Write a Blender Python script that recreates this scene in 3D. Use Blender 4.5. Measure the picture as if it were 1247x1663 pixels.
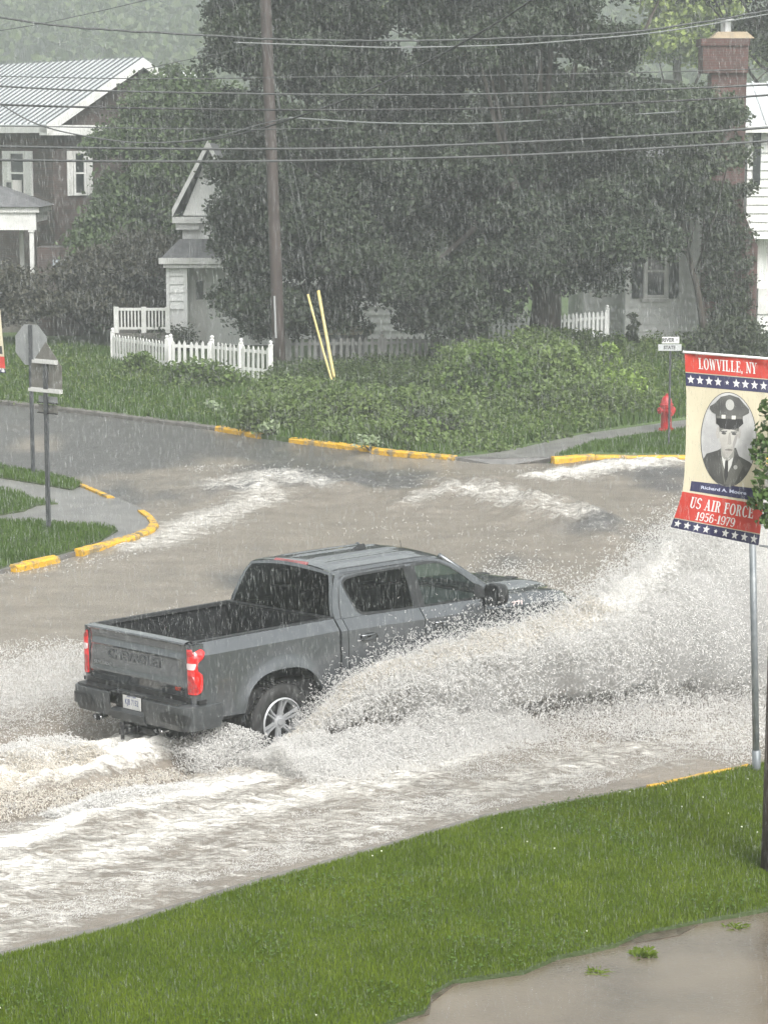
import bpy, bmesh, math, random
import numpy as np
from mathutils import Vector
from mathutils.geometry import tessellate_polygon

for o in list(bpy.data.objects):
    bpy.data.objects.remove(o)
sc = bpy.context.scene
COL = sc.collection
R = math.radians
rng = np.random.default_rng(11)
random.seed(11)

# ---------------------------------------------------------------- camera
FPX, TH, CH = 4000.0, 0.150, 6.4          # focal length in photo pixels, pitch down, height
cam_d = bpy.data.cameras.new('camera')
cam = bpy.data.objects.new('camera', cam_d); COL.objects.link(cam)
cam.location = (0, 0, CH); cam.rotation_euler = (math.pi/2-TH, 0, 0)
cam_d.sensor_fit = 'VERTICAL'; cam_d.sensor_height = 36; cam_d.lens = 36*FPX/1663
cam_d.clip_start = 0.1; cam_d.clip_end = 3000
sc.camera = cam

# ---------------------------------------------------------------- sky, sun, exposure
SUN_EL, SUN_AZ = R(50), R(155)
w = bpy.data.worlds.new('World'); sc.world = w; w.use_nodes = True
nt = w.node_tree; nt.nodes.clear()
sky = nt.nodes.new('ShaderNodeTexSky'); sky.sky_type = 'NISHITA'; sky.sun_disc = False
sky.sun_elevation = SUN_EL; sky.sun_rotation = SUN_AZ; sky.air_density = 1.0; sky.dust_density = 6.0; sky.ozone_density = 1.0
hs = nt.nodes.new('ShaderNodeHueSaturation'); hs.inputs['Saturation'].default_value = 0.16
bg = nt.nodes.new('ShaderNodeBackground'); bg.inputs['Strength'].default_value = 0.15
wo = nt.nodes.new('ShaderNodeOutputWorld')
nt.links.new(sky.outputs[0], hs.inputs['Color']); nt.links.new(hs.outputs[0], bg.inputs['Color']); nt.links.new(bg.outputs[0], wo.inputs['Surface'])
sd = bpy.data.lights.new('sun', 'SUN'); sd.energy = 1.3; sd.angle = R(25); sd.color = (1, .985, .95)
sun = bpy.data.objects.new('sun', sd); COL.objects.link(sun)
_d = Vector((math.cos(SUN_EL)*math.sin(SUN_AZ), math.cos(SUN_EL)*math.cos(SUN_AZ), math.sin(SUN_EL)))
sun.rotation_euler = _d.to_track_quat('Z', 'Y').to_euler()
sc.view_settings.view_transform = 'Standard'; sc.view_settings.look = 'None'
sc.view_settings.gamma = 1; sc.view_settings.use_curve_mapping = False
sc.view_settings.exposure = 1.1
sc.cycles.use_denoising = True
sc.cycles.max_bounces = 8; sc.cycles.diffuse_bounces = 5; sc.cycles.glossy_bounces = 3
sc.cycles.transmission_bounces = 4; sc.cycles.volume_bounces = 1; sc.cycles.transparent_max_bounces = 16
sc.cycles.caustics_reflective = False; sc.cycles.caustics_refractive = False

# ---------------------------------------------------------------- measuring helpers (photo measurements -> world)
_c, _s = math.cos(TH), math.sin(TH)
def _ray(u, v):
    a = (u-623.5)/FPX; b = -(v-831.5)/FPX
    return np.array([a, _c+b*_s, -_s+b*_c])
def at(u, v, z=0.0):
    d = _ray(u, v); t = (z-CH)/d[2]
    return np.array([d[0]*t, d[1]*t, z])
def atd(u, v, y):
    d = _ray(u, v); t = y/d[1]
    return np.array([d[0]*t, y, CH+d[2]*t])

# ---------------------------------------------------------------- numpy noise
def _h(ix, iy, s):
    n = (ix*374761393 + iy*668265263 + s*982451653) & 0xffffffff
    n = ((n ^ (n >> 13))*1274126177) & 0xffffffff
    return ((n ^ (n >> 16)) & 0xffff)/65535.0
def vn(x, y, s=0):
    xf = np.floor(x); yf = np.floor(y); ix = xf.astype(np.int64); iy = yf.astype(np.int64)
    fx = x-xf; fy = y-yf; fx = fx*fx*(3-2*fx); fy = fy*fy*(3-2*fy)
    a = _h(ix, iy, s); b = _h(ix+1, iy, s); c = _h(ix, iy+1, s); d = _h(ix+1, iy+1, s)
    return (a*(1-fx)+b*fx)*(1-fy)+(c*(1-fx)+d*fx)*fy
def fbm(x, y, o=4, s=0):
    r = 0; a = .5; t = 0
    for k in range(o):
        r = r+a*vn(x, y, s+k*7); t += a; a *= .5; x = x*2.03+3.1; y = y*2.03+1.7
    return r/t
def sstep(a, b, x):
    t = np.clip((x-a)/(b-a), 0, 1); return t*t*(3-2*t)

# ---------------------------------------------------------------- object helpers
def tag(o, label=None, cat=None, group=None, kind=None):
    if label: o['label'] = label
    if cat: o['category'] = cat
    if group: o['group'] = group
    if kind: o['kind'] = kind
    return o
def empty(name, loc=(0, 0, 0), rz=0, **k):
    o = bpy.data.objects.new(name, None); COL.objects.link(o)
    o.location = loc; o.rotation_euler = (0, 0, rz); o.empty_display_size = .2
    return tag(o, **k)
def link(name, me, mat=None, parent=None, smooth=False):
    o = bpy.data.objects.new(name, me); COL.objects.link(o)
    if mat is not None: me.materials.append(mat)
    if parent is not None: o.parent = parent
    if smooth: me.shade_smooth()
    return o
def npmesh(name, V, Fc, mat=None, parent=None, smooth=False, attrs=None):
    """V (n,3); Fc (m,k) equal-sized faces"""
    V = np.asarray(V, np.float32); Fc = np.asarray(Fc, np.int32)
    me = bpy.data.meshes.new(name); m, k = Fc.shape
    me.vertices.add(len(V)); me.vertices.foreach_set('co', V.ravel())
    me.loops.add(m*k); me.loops.foreach_set('vertex_index', Fc.ravel())
    me.polygons.add(m); me.polygons.foreach_set('loop_start', np.arange(0, m*k, k, dtype=np.int32))
    me.polygons.foreach_set('loop_total', np.full(m, k, np.int32))
    me.update(calc_edges=True)
    for n, a in (attrs or {}).items():
        at_ = me.attributes.new(n, 'FLOAT', 'POINT'); at_.data.foreach_set('value', np.asarray(a, np.float32))
    return link(name, me, mat, parent, smooth)
class MB:
    def __init__(s): s.v = []; s.f = []
    def add(s, V, Fs):
        b = len(s.v); s.v += [tuple(float(q) for q in p) for p in V]; s.f += [tuple(b+i for i in f) for f in Fs]; return s
    def box(s, x0, x1, y0, y1, z0, z1):
        return s.add([(x0,y0,z0),(x1,y0,z0),(x1,y1,z0),(x0,y1,z0),(x0,y0,z1),(x1,y0,z1),(x1,y1,z1),(x0,y1,z1)],
                     [(0,3,2,1),(4,5,6,7),(0,1,5,4),(1,2,6,5),(2,3,7,6),(3,0,4,7)])
    def hexa(s, P):  # 8 points: bottom 4, top 4
        return s.add(P, [(0,3,2,1),(4,5,6,7),(0,1,5,4),(1,2,6,5),(2,3,7,6),(3,0,4,7)])
    def obox(s, o, a, b, c):  # origin and three edge vectors
        o, a, b, c = (np.array(q, float) for q in (o, a, b, c))
        return s.hexa([o, o+a, o+a+b, o+b, o+c, o+a+c, o+a+b+c, o+b+c])
    def tube(s, pts, rad, n=8, cap=True):
        pts = [Vector([float(q) for q in p]) for p in pts]
        if not hasattr(rad, '__len__'): rad = [rad]*len(pts)
        b = len(s.v); up = None
        for i, p in enumerate(pts):
            t = (pts[min(i+1, len(pts)-1)]-pts[max(i-1, 0)]).normalized()
            if up is None:
                up = Vector((0, 0, 1)) if abs(t.z) < .9 else Vector((1, 0, 0))
            x = t.cross(up).normalized(); y = x.cross(t).normalized(); up = y
            for k in range(n):
                a = 2*math.pi*k/n
                q = p+(x*math.cos(a)+y*math.sin(a))*rad[i]; s.v.append(tuple(q))
        for i in range(len(pts)-1):
            for k in range(n):
                k2 = (k+1) % n
                s.f.append((b+i*n+k, b+(i+1)*n+k, b+(i+1)*n+k2, b+i*n+k2))
        if cap:
            s.f.append(tuple(b+k for k in range(n))); s.f.append(tuple(b+(len(pts)-1)*n+k for k in reversed(range(n))))
        return s
    def lathe(s, prof, n, fn):  # prof list of (r, h); fn(x, y, h)->point
        b = len(s.v); m = len(prof)
        for (r, h) in prof:
            for k in range(n):
                a = 2*math.pi*k/n; s.v.append(tuple(float(q) for q in fn(r*math.cos(a), r*math.sin(a), h)))
        for i in range(m-1):
            for k in range(n):
                k2 = (k+1) % n; s.f.append((b+i*n+k, b+i*n+k2, b+(i+1)*n+k2, b+(i+1)*n+k))
        return s
    def grid(s, G):  # G [rows][cols] points
        b = len(s.v); r = len(G); c = len(G[0])
        for row in G:
            for p in row: s.v.append(tuple(float(q) for q in p))
        for i in range(r-1):
            for j in range(c-1): s.f.append((b+i*c+j, b+i*c+j+1, b+(i+1)*c+j+1, b+(i+1)*c+j))
        return s
    def poly(s, loops, fn):  # 2D polygon with holes -> tessellated, mapped by fn(x, y)
        vs = [[Vector((p[0], p[1], 0)) for p in lp] for lp in loops]
        tr = tessellate_polygon(vs); flat = [p for lp in loops for p in lp]
        return s.add([fn(p[0], p[1]) for p in flat], [tuple(t) for t in tr])
    def mirror(s):  # y -> -y copy
        b = len(s.v); s.v += [(x, -y, z) for x, y, z in s.v[:b]]; s.f += [tuple(b+i for i in reversed(f)) for f in list(s.f)]; return s
    def build(s, name, mat=None, parent=None, smooth=False, weld=False, bevel=0, angle=None, solid=0):
        me = bpy.data.meshes.new(name); me.from_pydata(s.v, [], s.f); me.update()
        if weld or bevel or solid:
            bm = bmesh.new(); bm.from_mesh(me)
            if weld: bmesh.ops.remove_doubles(bm, verts=bm.verts, dist=1e-4)
            if solid:
                bmesh.ops.recalc_face_normals(bm, faces=bm.faces)
                bmesh.ops.solidify(bm, geom=bm.faces[:], thickness=solid)
            if bevel:
                bmesh.ops.bevel(bm, geom=[e for e in bm.edges if len(e.link_faces) == 2 and e.calc_face_angle(0) > .5], offset=bevel, segments=2, affect='EDGES', profile=.5)
            bmesh.ops.recalc_face_normals(bm, faces=bm.faces)
            bm.to_mesh(me); bm.free()
        o = link(name, me, mat, parent, smooth)
        if smooth and angle: me.set_sharp_from_angle(angle=R(angle))
        return o
def copy_tree(o, parent=None):
    c = o.copy(); COL.objects.link(c); c.parent = parent
    for ch in list(o.children): copy_tree(ch, c)
    return c

# ---------------------------------------------------------------- materials
def M(name, col, rough=.6, col2=None, scale=5, metal=0, bump=0, bscale=None, spec=.5, coat=0, island=None, detail=4, stretch=None, contrast=(.35, .65), trans=0, island_amt=.5):
    m = bpy.data.materials.new(name); m.use_nodes = True; nt = m.node_tree; N = nt.nodes; L = nt.links
    p = N['Principled BSDF']; p.inputs['Roughness'].default_value = rough; p.inputs['Metallic'].default_value = metal
    p.inputs['Specular IOR Level'].default_value = spec; p.inputs['Coat Weight'].default_value = coat
    p.inputs['Base Color'].default_value = (*col, 1)
    tc = N.new('ShaderNodeTexCoord'); mp = N.new('ShaderNodeMapping'); L.new(tc.outputs['Object'], mp.inputs[0])
    if stretch: mp.inputs['Scale'].default_value = stretch
    last = None
    if col2 is not None:
        nz = N.new('ShaderNodeTexNoise'); nz.inputs['Scale'].default_value = scale; nz.inputs['Detail'].default_value = detail; L.new(mp.outputs[0], nz.inputs['Vector'])
        cr = N.new('ShaderNodeValToRGB'); cr.color_ramp.elements[0].position = contrast[0]; cr.color_ramp.elements[1].position = contrast[1]
        cr.color_ramp.elements[0].color = (*col, 1); cr.color_ramp.elements[1].color = (*col2, 1)
        L.new(nz.outputs['Fac'], cr.inputs[0]); last = cr.outputs[0]; L.new(last, p.inputs['Base Color'])
    if island is not None:
        g = N.new('ShaderNodeNewGeometry'); mx = N.new('ShaderNodeMix'); mx.data_type = 'RGBA'
        mm = N.new('ShaderNodeMath'); mm.operation = 'MULTIPLY'; mm.inputs[1].default_value = island_amt*2
        L.new(g.outputs['Random Per Island'], mm.inputs[0]); mm.use_clamp = True
        L.new(mm.outputs[0], mx.inputs[0]); mx.inputs[7].default_value = (*island, 1)
        if last: L.new(last, mx.inputs[6])
        else: mx.inputs[6].default_value = (*col, 1)
        L.new(mx.outputs[2], p.inputs['Base Color']); last = mx.outputs[2]
    if bump:
        nb = N.new('ShaderNodeTexNoise'); nb.inputs['Scale'].default_value = bscale or scale*3; nb.inputs['Detail'].default_value = 5; L.new(mp.outputs[0], nb.inputs['Vector'])
        bp = N.new('ShaderNodeBump'); bp.inputs['Strength'].default_value = 1; bp.inputs['Distance'].default_value = bump
        L.new(nb.outputs['Fac'], bp.inputs['Height']); L.new(bp.outputs[0], p.inputs['Normal'])
    if trans:   # thin leaf: some light passes through
        tl = N.new('ShaderNodeBsdfTranslucent'); ms = N.new('ShaderNodeMixShader'); ms.inputs[0].default_value = trans
        if last: L.new(last, tl.inputs[0])
        else: tl.inputs[0].default_value = (*col, 1)
        L.new(p.outputs[0], ms.inputs[1]); L.new(tl.outputs[0], ms.inputs[2]); L.new(ms.outputs[0], N['Material Output'].inputs[0])
    return m
def brick_mat(name, c1, c2, mortar, scale=1.0, bw=.22, rh=.075, rot=None):
    m = M(name, c1, .75); nt = m.node_tree; N = nt.nodes; L = nt.links
    tc = N.new('ShaderNodeTexCoord'); sx = N.new('ShaderNodeSeparateXYZ'); L.new(tc.outputs['Object'], sx.inputs[0])
    ad = N.new('ShaderNodeMath'); ad.operation = 'ADD'; L.new(sx.outputs[0], ad.inputs[0]); L.new(sx.outputs[1], ad.inputs[1])
    cx = N.new('ShaderNodeCombineXYZ'); L.new(ad.outputs[0], cx.inputs[0]); L.new(sx.outputs[2], cx.inputs[1])
    b = N.new('ShaderNodeTexBrick'); b.inputs['Scale'].default_value = scale; b.inputs['Brick Width'].default_value = bw; b.inputs['Row Height'].default_value = rh; b.inputs['Mortar Size'].default_value = .008
    b.inputs['Color1'].default_value = (*c1, 1); b.inputs['Color2'].default_value = (*c2, 1); b.inputs['Mortar'].default_value = (*mortar, 1)
    L.new(cx.outputs[0], b.inputs['Vector'])
    nz = N.new('ShaderNodeTexNoise'); nz.inputs['Scale'].default_value = 1.2; nz.inputs['Detail'].default_value = 5; L.new(tc.outputs['Object'], nz.inputs[0])
    mx = N.new('ShaderNodeMix'); mx.data_type = 'RGBA'; mx.blend_type = 'MULTIPLY'; mx.inputs[0].default_value = .6
    L.new(b.outputs[0], mx.inputs[6]); cr = N.new('ShaderNodeValToRGB'); cr.color_ramp.elements[0].position = .3; cr.color_ramp.elements[1].position = .6; cr.color_ramp.elements[0].color = (.4, .4, .4, 1)
    L.new(nz.outputs[0], cr.inputs[0]); L.new(cr.outputs[0], mx.inputs[7]); L.new(mx.outputs[2], N['Principled BSDF'].inputs['Base Color'])
    return m
WHITE = M('white_paint', (.72, .72, .70), .5, (.60, .60, .57), 3)
STEEL = M('galvanised_steel', (.13, .145, .155), .45, (.20, .215, .22), 8, metal=.3)
DARKST = M('dark_sign_post', (.05, .055, .06), .5, (.085, .09, .095), 9, metal=.2)
BLACK = M('black_plastic', (.012, .012, .013), .45)
YEL = M('worn_yellow_paint', (.58, .33, .02), .55, (.22, .17, .09), 5, bump=.02, bscale=18, contrast=(.50, .62), detail=8)
CONC = M('wet_concrete', (.125, .122, .118), .4, (.18, .175, .165), 2.5, bump=.004, bscale=30)
ASPH = M('wet_asphalt', (.055, .055, .055), .3, (.085, .083, .08), 3, bump=.004, bscale=60)
BARK = M('bark', (.028, .023, .019), .8, (.058, .047, .038), 6, bump=.04, bscale=9, stretch=(1, 1, .2))
# ================================================================ pickup truck
TX, TY, TYAW, TROLL = -1.684, 25.568, 0.74, -.03
PAINT = M('grey_metallic_paint', (.092, .100, .108), .17, (.104, .112, .12), 9, metal=.5, coat=1.0, bump=.0004, bscale=260)
PAINT2 = M('dark_grey_bumper', (.050, .055, .058), .36, (.062, .066, .068), 30, metal=.25, bump=.0005, bscale=220)
TRIM = M('black_trim', (.013, .014, .015), .4, bump=.0006, bscale=200)
LINER = M('bed_liner', (.008, .009, .010), .75, (.018, .019, .020), 22, spec=.2, bump=.003, bscale=60)
RUB = M('tyre_rubber', (.014, .014, .014), .75, bump=.003, bscale=40)
ALLOY = M('alloy', (.42, .43, .44), .28, metal=.45, coat=.4)
CHROME = M('chrome_tip', (.6, .6, .6), .15, metal=1)
SEAT = M('seat_fabric', (.03, .03, .032), .8)
def glass(name, tint, fac, rough=.06):
    m = bpy.data.materials.new(name); m.use_nodes = True; N = m.node_tree.nodes; L = m.node_tree.links; N.clear()
    o = N.new('ShaderNodeOutputMaterial'); t = N.new('ShaderNodeBsdfTransparent'); t.inputs[0].default_value = (*tint, 1)
    g = N.new('ShaderNodeBsdfGlossy'); g.inputs['Roughness'].default_value = rough; g.inputs[0].default_value = (.8, .84, .84, 1)
    lw = N.new('ShaderNodeLayerWeight'); fr = N.new('ShaderNodeMath'); fr.operation = 'POWER'; fr.inputs[1].default_value = 4; L.new(lw.outputs['Facing'], fr.inputs[0])
    ma = N.new('ShaderNodeMath'); ma.operation = 'ADD'; ma.inputs[1].default_value = fac; ma.use_clamp = True; L.new(fr.outputs[0], ma.inputs[0])
    tc = N.new('ShaderNodeTexCoord'); nz = N.new('ShaderNodeTexNoise'); nz.inputs['Scale'].default_value = 130; L.new(tc.outputs['Object'], nz.inputs[0])
    bp = N.new('ShaderNodeBump'); bp.inputs['Distance'].default_value = .0015; bp.inputs['Strength'].default_value = .7; L.new(nz.outputs[0], bp.inputs['Height']); L.new(bp.outputs[0], g.inputs['Normal'])
    mx = N.new('ShaderNodeMixShader'); L.new(ma.outputs[0], mx.inputs[0]); L.new(t.outputs[0], mx.inputs[1]); L.new(g.outputs[0], mx.inputs[2]); L.new(mx.outputs[0], o.inputs[0])
    return m
GTINT = glass('tinted_glass', (.035, .038, .04), .01)
GCLR = glass('clear_glass', (.55, .66, .62), .03)
def redlamp():
    m = M('red_lamp_lens', (.34, .006, .008), .12, (.55, .012, .012), 28, coat=1)
    p = m.node_tree.nodes['Principled BSDF']; p.inputs['Emission Color'].default_value = (1, .03, .03, 1); p.inputs['Emission Strength'].default_value = .10
    return m
RED = redlamp()
DRED = M('dark_red_cell', (.22, .006, .008), .15, (.40, .01, .01), 60, coat=1)
LAMPW = M('clear_lamp_lens', (.62, .5, .5), .1, coat=1)

truck = empty('pickup_truck', (TX, TY, 0), TYAW, label='dark grey crew cab pickup truck driving through the flooded road throwing up spray', cat='pickup truck')
T = truck; truck.rotation_euler = (TROLL, 0, TYAW)
RR = .93
def W(x, z, top):
    d = top-z
    w = .985
    if d < .115: w -= .095*(1-d/.115)
    w -= .035*max(0, (.72-z)/.3)**2
    for ax in (0, 3.745):
        r = math.hypot(x-ax, z-.42)
        w += .032*math.exp(-((r-.56)/.10)**2)
    w += .012*math.exp(-((z-.80)/.06)**2)*(1 if x > .85 and x < 3.2 else 0)
    if x < -.85: w -= .05*((-.85-x)/.28)**2
    if x > 3.9: w -= .34*((x-3.9)/.8)**2.2
    return w
def TOP(x):
    if x <= .80: return 1.372+.012*(x+1.1)/1.9
    if x <= 3.05: return 1.372-.045*(x-.8)/2.25
    return 1.327-.05*((x-3.05)/1.65)-.16*max(0, (x-3.9)/.8)**2
def arch(dx):
    a = min(1, abs(dx)/.535); return .42+.565*(1-a**2.7)**(1/2.7)
def BOT(x):
    b = .60 if x < -.3 else (.50 if x < 3.3 else .52)
    for ax in (0, 3.745):
        if abs(x-ax) < .535: b = max(b, arch(x-ax))
    return b
def side_cols(x0, x1, dx=.045):
    xs = set(np.round(np.arange(x0, x1, dx), 4).tolist()+[x1])
    for ax in (0, 3.745):
        for k in range(0, 25):
            x = ax+.5349*math.cos(math.pi*k/24)
            if x0 < x < x1: xs.add(round(x, 4))
    return sorted(xs)
def side_skin(mb, x0, x1, bot=None, top=None, sgn=-1, slant0=0, slant1=0):
    G = []; xs = side_cols(x0, x1)
    offs = [0, .012, .03, .06, .095, .115, .14, .19, .25]
    for x in xs:
        T_ = TOP(x); b = BOT(x) if bot is None else max(BOT(x), bot); col = []
        zs = [T_-o for o in offs if T_-o > b+.03]
        n = 16-len(zs); z0 = zs[-1] if zs else T_
        zs += [z0+(b-z0)*(k+1)/n for k in range(n)]
        for z in zs: col.append((x, sgn*W(x, z, T_), z))
        G.append(col)
    mb.grid(G); return G
def strip_in(mb, G, col, depth=.05):  # return flange at a skin edge
    a = G[col]; b = [(p[0], p[1]*(1-depth), p[2]) for p in a]; mb.grid([a, b])
body = empty('body'); body.parent = T
bodyless = T
# ---- painted body shell: bedsides + cab side lower frame + fenders (one part)
mb = MB()
for s in (-1, 1):
    G = side_skin(mb, -1.10, .785, sgn=s); strip_in(mb, G, -1); 
    # rail top and inner side
    rail = []
    for x in np.linspace(-1.10, .785, 22):
        t = TOP(x); w0 = W(x, t, t); rail.append([(x, s*w0, t), (x, s*(w0-.015), t+.008), (x, s*(w0-.035), t+.009)])
    mb.grid(rail)
    # arch lip
    for ax in (0, 3.745):
        g = []
        for k in range(33):
            x = ax+.534*math.cos(math.pi*k/32); z = arch(x-ax) if 0 < k < 32 else .5
            ww = W(x, z, TOP(x)); g.append([(x, s*ww, z), (x, s*(ww-.05), z-.004)])
        mb.grid(g)
    G = side_skin(mb, .815, .905, sgn=s); strip_in(mb, G, 0)
    # rocker
    mb.grid([[(x, s*(W(x, .56, 1.37)-.002), .58), (x, s*(W(x, .5, 1.37)-.012), .52), (x, s*.93, .46)] for x in np.linspace(.83, 3.2, 20)])
    G = side_skin(mb, 3.145, 4.70, sgn=s)
BODYMB = mb
mb.build('bedside_and_fender_shell', PAINT, T, smooth=True, weld=True, angle=35)
for s in (-1, 1):
    for (x0, x1) in ((.915, 2.015), (2.03, 3.135)):
        m2 = MB(); G = side_skin(m2, x0, x1, bot=.56, sgn=s); strip_in(m2, G, 0, .03); strip_in(m2, G, -1, .03)
        d = m2.build('door', PAINT, T, smooth=True, weld=True, angle=35)
        hx = x0+.16 if x0 < 1 else x0+.12
        hm = MB(); zc = 1.155; wy = W(hx, zc, TOP(hx))
        P = [(hx, wy), (hx+.02, wy+.03), (hx+.11, wy+.042), (hx+.2, wy+.03), (hx+.225, wy)]
        hm.grid([[(x, s*y, zc+dz*h) for (dz, h) in ((-1, .022), (-.8, .028), (.8, .028), (1, .022))] for x, y in P])
        hm.grid([[(x, s*(y-.012), zc+dz) for dz in (.03, -.03)] for x, y in P])
        h = hm.build('handle', PAINT, d, smooth=True, solid=.01)
        cu = MB(); cu.box(hx+.02, hx+.2, s*(wy+.001), s*(wy+.004), zc-.038, zc+.038); cu.build('handle_recess', TRIM, d)
# dark inner structure seen through the gaps
mb = MB(); mb.box(-1.0, .76, -.90, .90, .55, .80); mb.box(.84, 3.2, -.925, .925, .50, 1.24); mb.box(3.2, 4.55, -.62, .62, .45, 1.12); mb.box(-1.0, 4.5, -.5, .5, .32, .55)
mb.build('chassis', BLACK, T)
# wheel housings
for ax in (0, 3.745):
    for s in (-1, 1):
        mb = MB()
        mb.grid([[(ax+.533*math.cos(math.pi*k/24), s*y, (arch(.533*math.cos(math.pi*k/24)) if 0 < k < 24 else .45)) for k in range(25)] for y in (.955, .62)])
        mb.add([(ax-.54, s*.62, .4), (ax+.54, s*.62, .4), (ax+.54, s*.62, 1.0), (ax-.54, s*.62, 1.0)], [(0, 1, 2, 3)])
        mb.build('wheel_housing', BLACK, T)
# ---- cargo bed
mb = MB()
mb.box(-1.06, .76, -.80, .80, .86, .90)
for s in (-1, 1):
    mb.hexa([(-1.06, s*.80, .9), (.76, s*.80, .9), (.76, s*.86, .9), (-1.06, s*.86, .9), (-1.06, s*.84, 1.372), (.76, s*.84, 1.384), (.76, s*.873, 1.384), (-1.06, s*.873, 1.372)])
    mb.box(-.42, .42, s*.56, s*.80, .9, 1.08)
mb.box(.715, .76, -.86, .86, .9, 1.385)
for k in range(13): mb.box(-1.05, .71, -.78+k*.125, -.72+k*.125, .90, .912)
mb.build('cargo_bed_liner', LINER, T)
mb = MB()
for s in (-1, 1):
    mb.box(-1.08, .775, s*.815, s*.878, 1.384, 1.397) if False else mb.grid([[(x, s*.882, TOP(x)+.008), (x, s*.872, TOP(x)+.017), (x, s*.822, TOP(x)+.017), (x, s*.812, TOP(x)-.02)] for x in np.linspace(-1.08, .78, 12)])
mb.box(.72, .80, -.86, .86, 1.386, 1.402)
mb.build('bed_rail_cap', TRIM, T, smooth=True, angle=30)
# ---- tailgate
prof = [(-1.045, 1.385), (-1.06, 1.400), (-1.10, 1.402), (-1.155, 1.392), (-1.163, 1.378), (-1.157, 1.366), (-1.130, 1.352), (-1.122, 1.30), (-1.124, 1.262), (-1.150, 1.232), (-1.153, 1.220), (-1.146, 1.208), (-1.128, 1.195), (-1.128, 1.10), (-1.132, .965), (-1.140, .945), (-1.138, .925), (-1.130, .915), (-1.128, .84), (-1.11, .815)]
mb = MB()
ys = [-.828, -.822, -.80, -.74]+list(np.linspace(-.7, .7, 15))+[.74, .80, .822, .828]
G = []
for y in ys:
    e = max(0, (abs(y)-.74)/.088); row = []
    for (x, z) in prof:
        if z < 1.34 and e > 0:
            x = x*(1-0)+(-1.126-x)*min(1, e*1.2) if 1.19 < z < 1.27 else x
        bow = -.012*(1-(y/.83)**2); row.append((x+bow+.02*max(0, (abs(y)-.815)/.013), y, z-.006*(y/.83)**2))
    G.append(row)
mb.grid(G); mb.add([(-1.045, -.828, 1.38), (-1.045, .828, 1.38), (-1.045, .828, .82), (-1.045, -.828, .82)], [(0, 1, 2, 3)])
tg = mb.build('tailgate', PAINT, T, smooth=True, angle=40)
def text_mesh(name, body, size, fn, mat, parent, ext=.0, xs=1.0, align='CENTER', bold=0):
    c = bpy.data.curves.new(name, 'FONT'); c.body = body; c.size = size; c.align_x = align; c.align_y = 'CENTER'; c.extrude = ext; c.offset = bold; c.resolution_u = 3
    t = bpy.data.objects.new(name, c); COL.objects.link(t)
    dg = bpy.context.evaluated_depsgraph_get(); me = bpy.data.meshes.new_from_object(t.evaluated_get(dg))
    bpy.data.objects.remove(t); bpy.data.curves.remove(c)
    for v in me.vertices:
        v.co = Vector([float(q) for q in fn(v.co.x*xs, v.co.y, v.co.z)])
    me.materials.clear(); me.update()
    return link(name, me, mat, parent)
EMB = M('embossed_letter_paint', (.10, .107, .112), .35, metal=.3)
text_mesh('embossed_lettering', 'CHEVROLET', .125, lambda x, y, z: (-1.141-z, -x+.02, 1.12+y), EMB, tg, ext=.006, xs=1.35, bold=.002)
BADGE = M('badge_grey', (.30, .31, .31), .3, metal=.7)
text_mesh('badge', 'SILVERADO', .05, lambda x, y, z: (-1.140-z, .58-x, 1.005+y), BADGE, tg, ext=.003, xs=1.2)
text_mesh('badge', 'RST', .05, lambda x, y, z: (-1.142-z, -.70-x, .90+y), M('red_badge', (.35, .05, .03), .4), tg, ext=.003, xs=1.2)
mb = MB(); mb.box(-1.139, -1.136, -.81, .81, .885, .893); mb.build('seam', BLACK, tg)
mb = MB(); mb.box(-1.10, -1.0, -.99, .99, .77, .81); mb.box(-1.135, -1.08, -.88, .88, .775, .83); mb.build('lower_gap_panel', BLACK, T)
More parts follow.
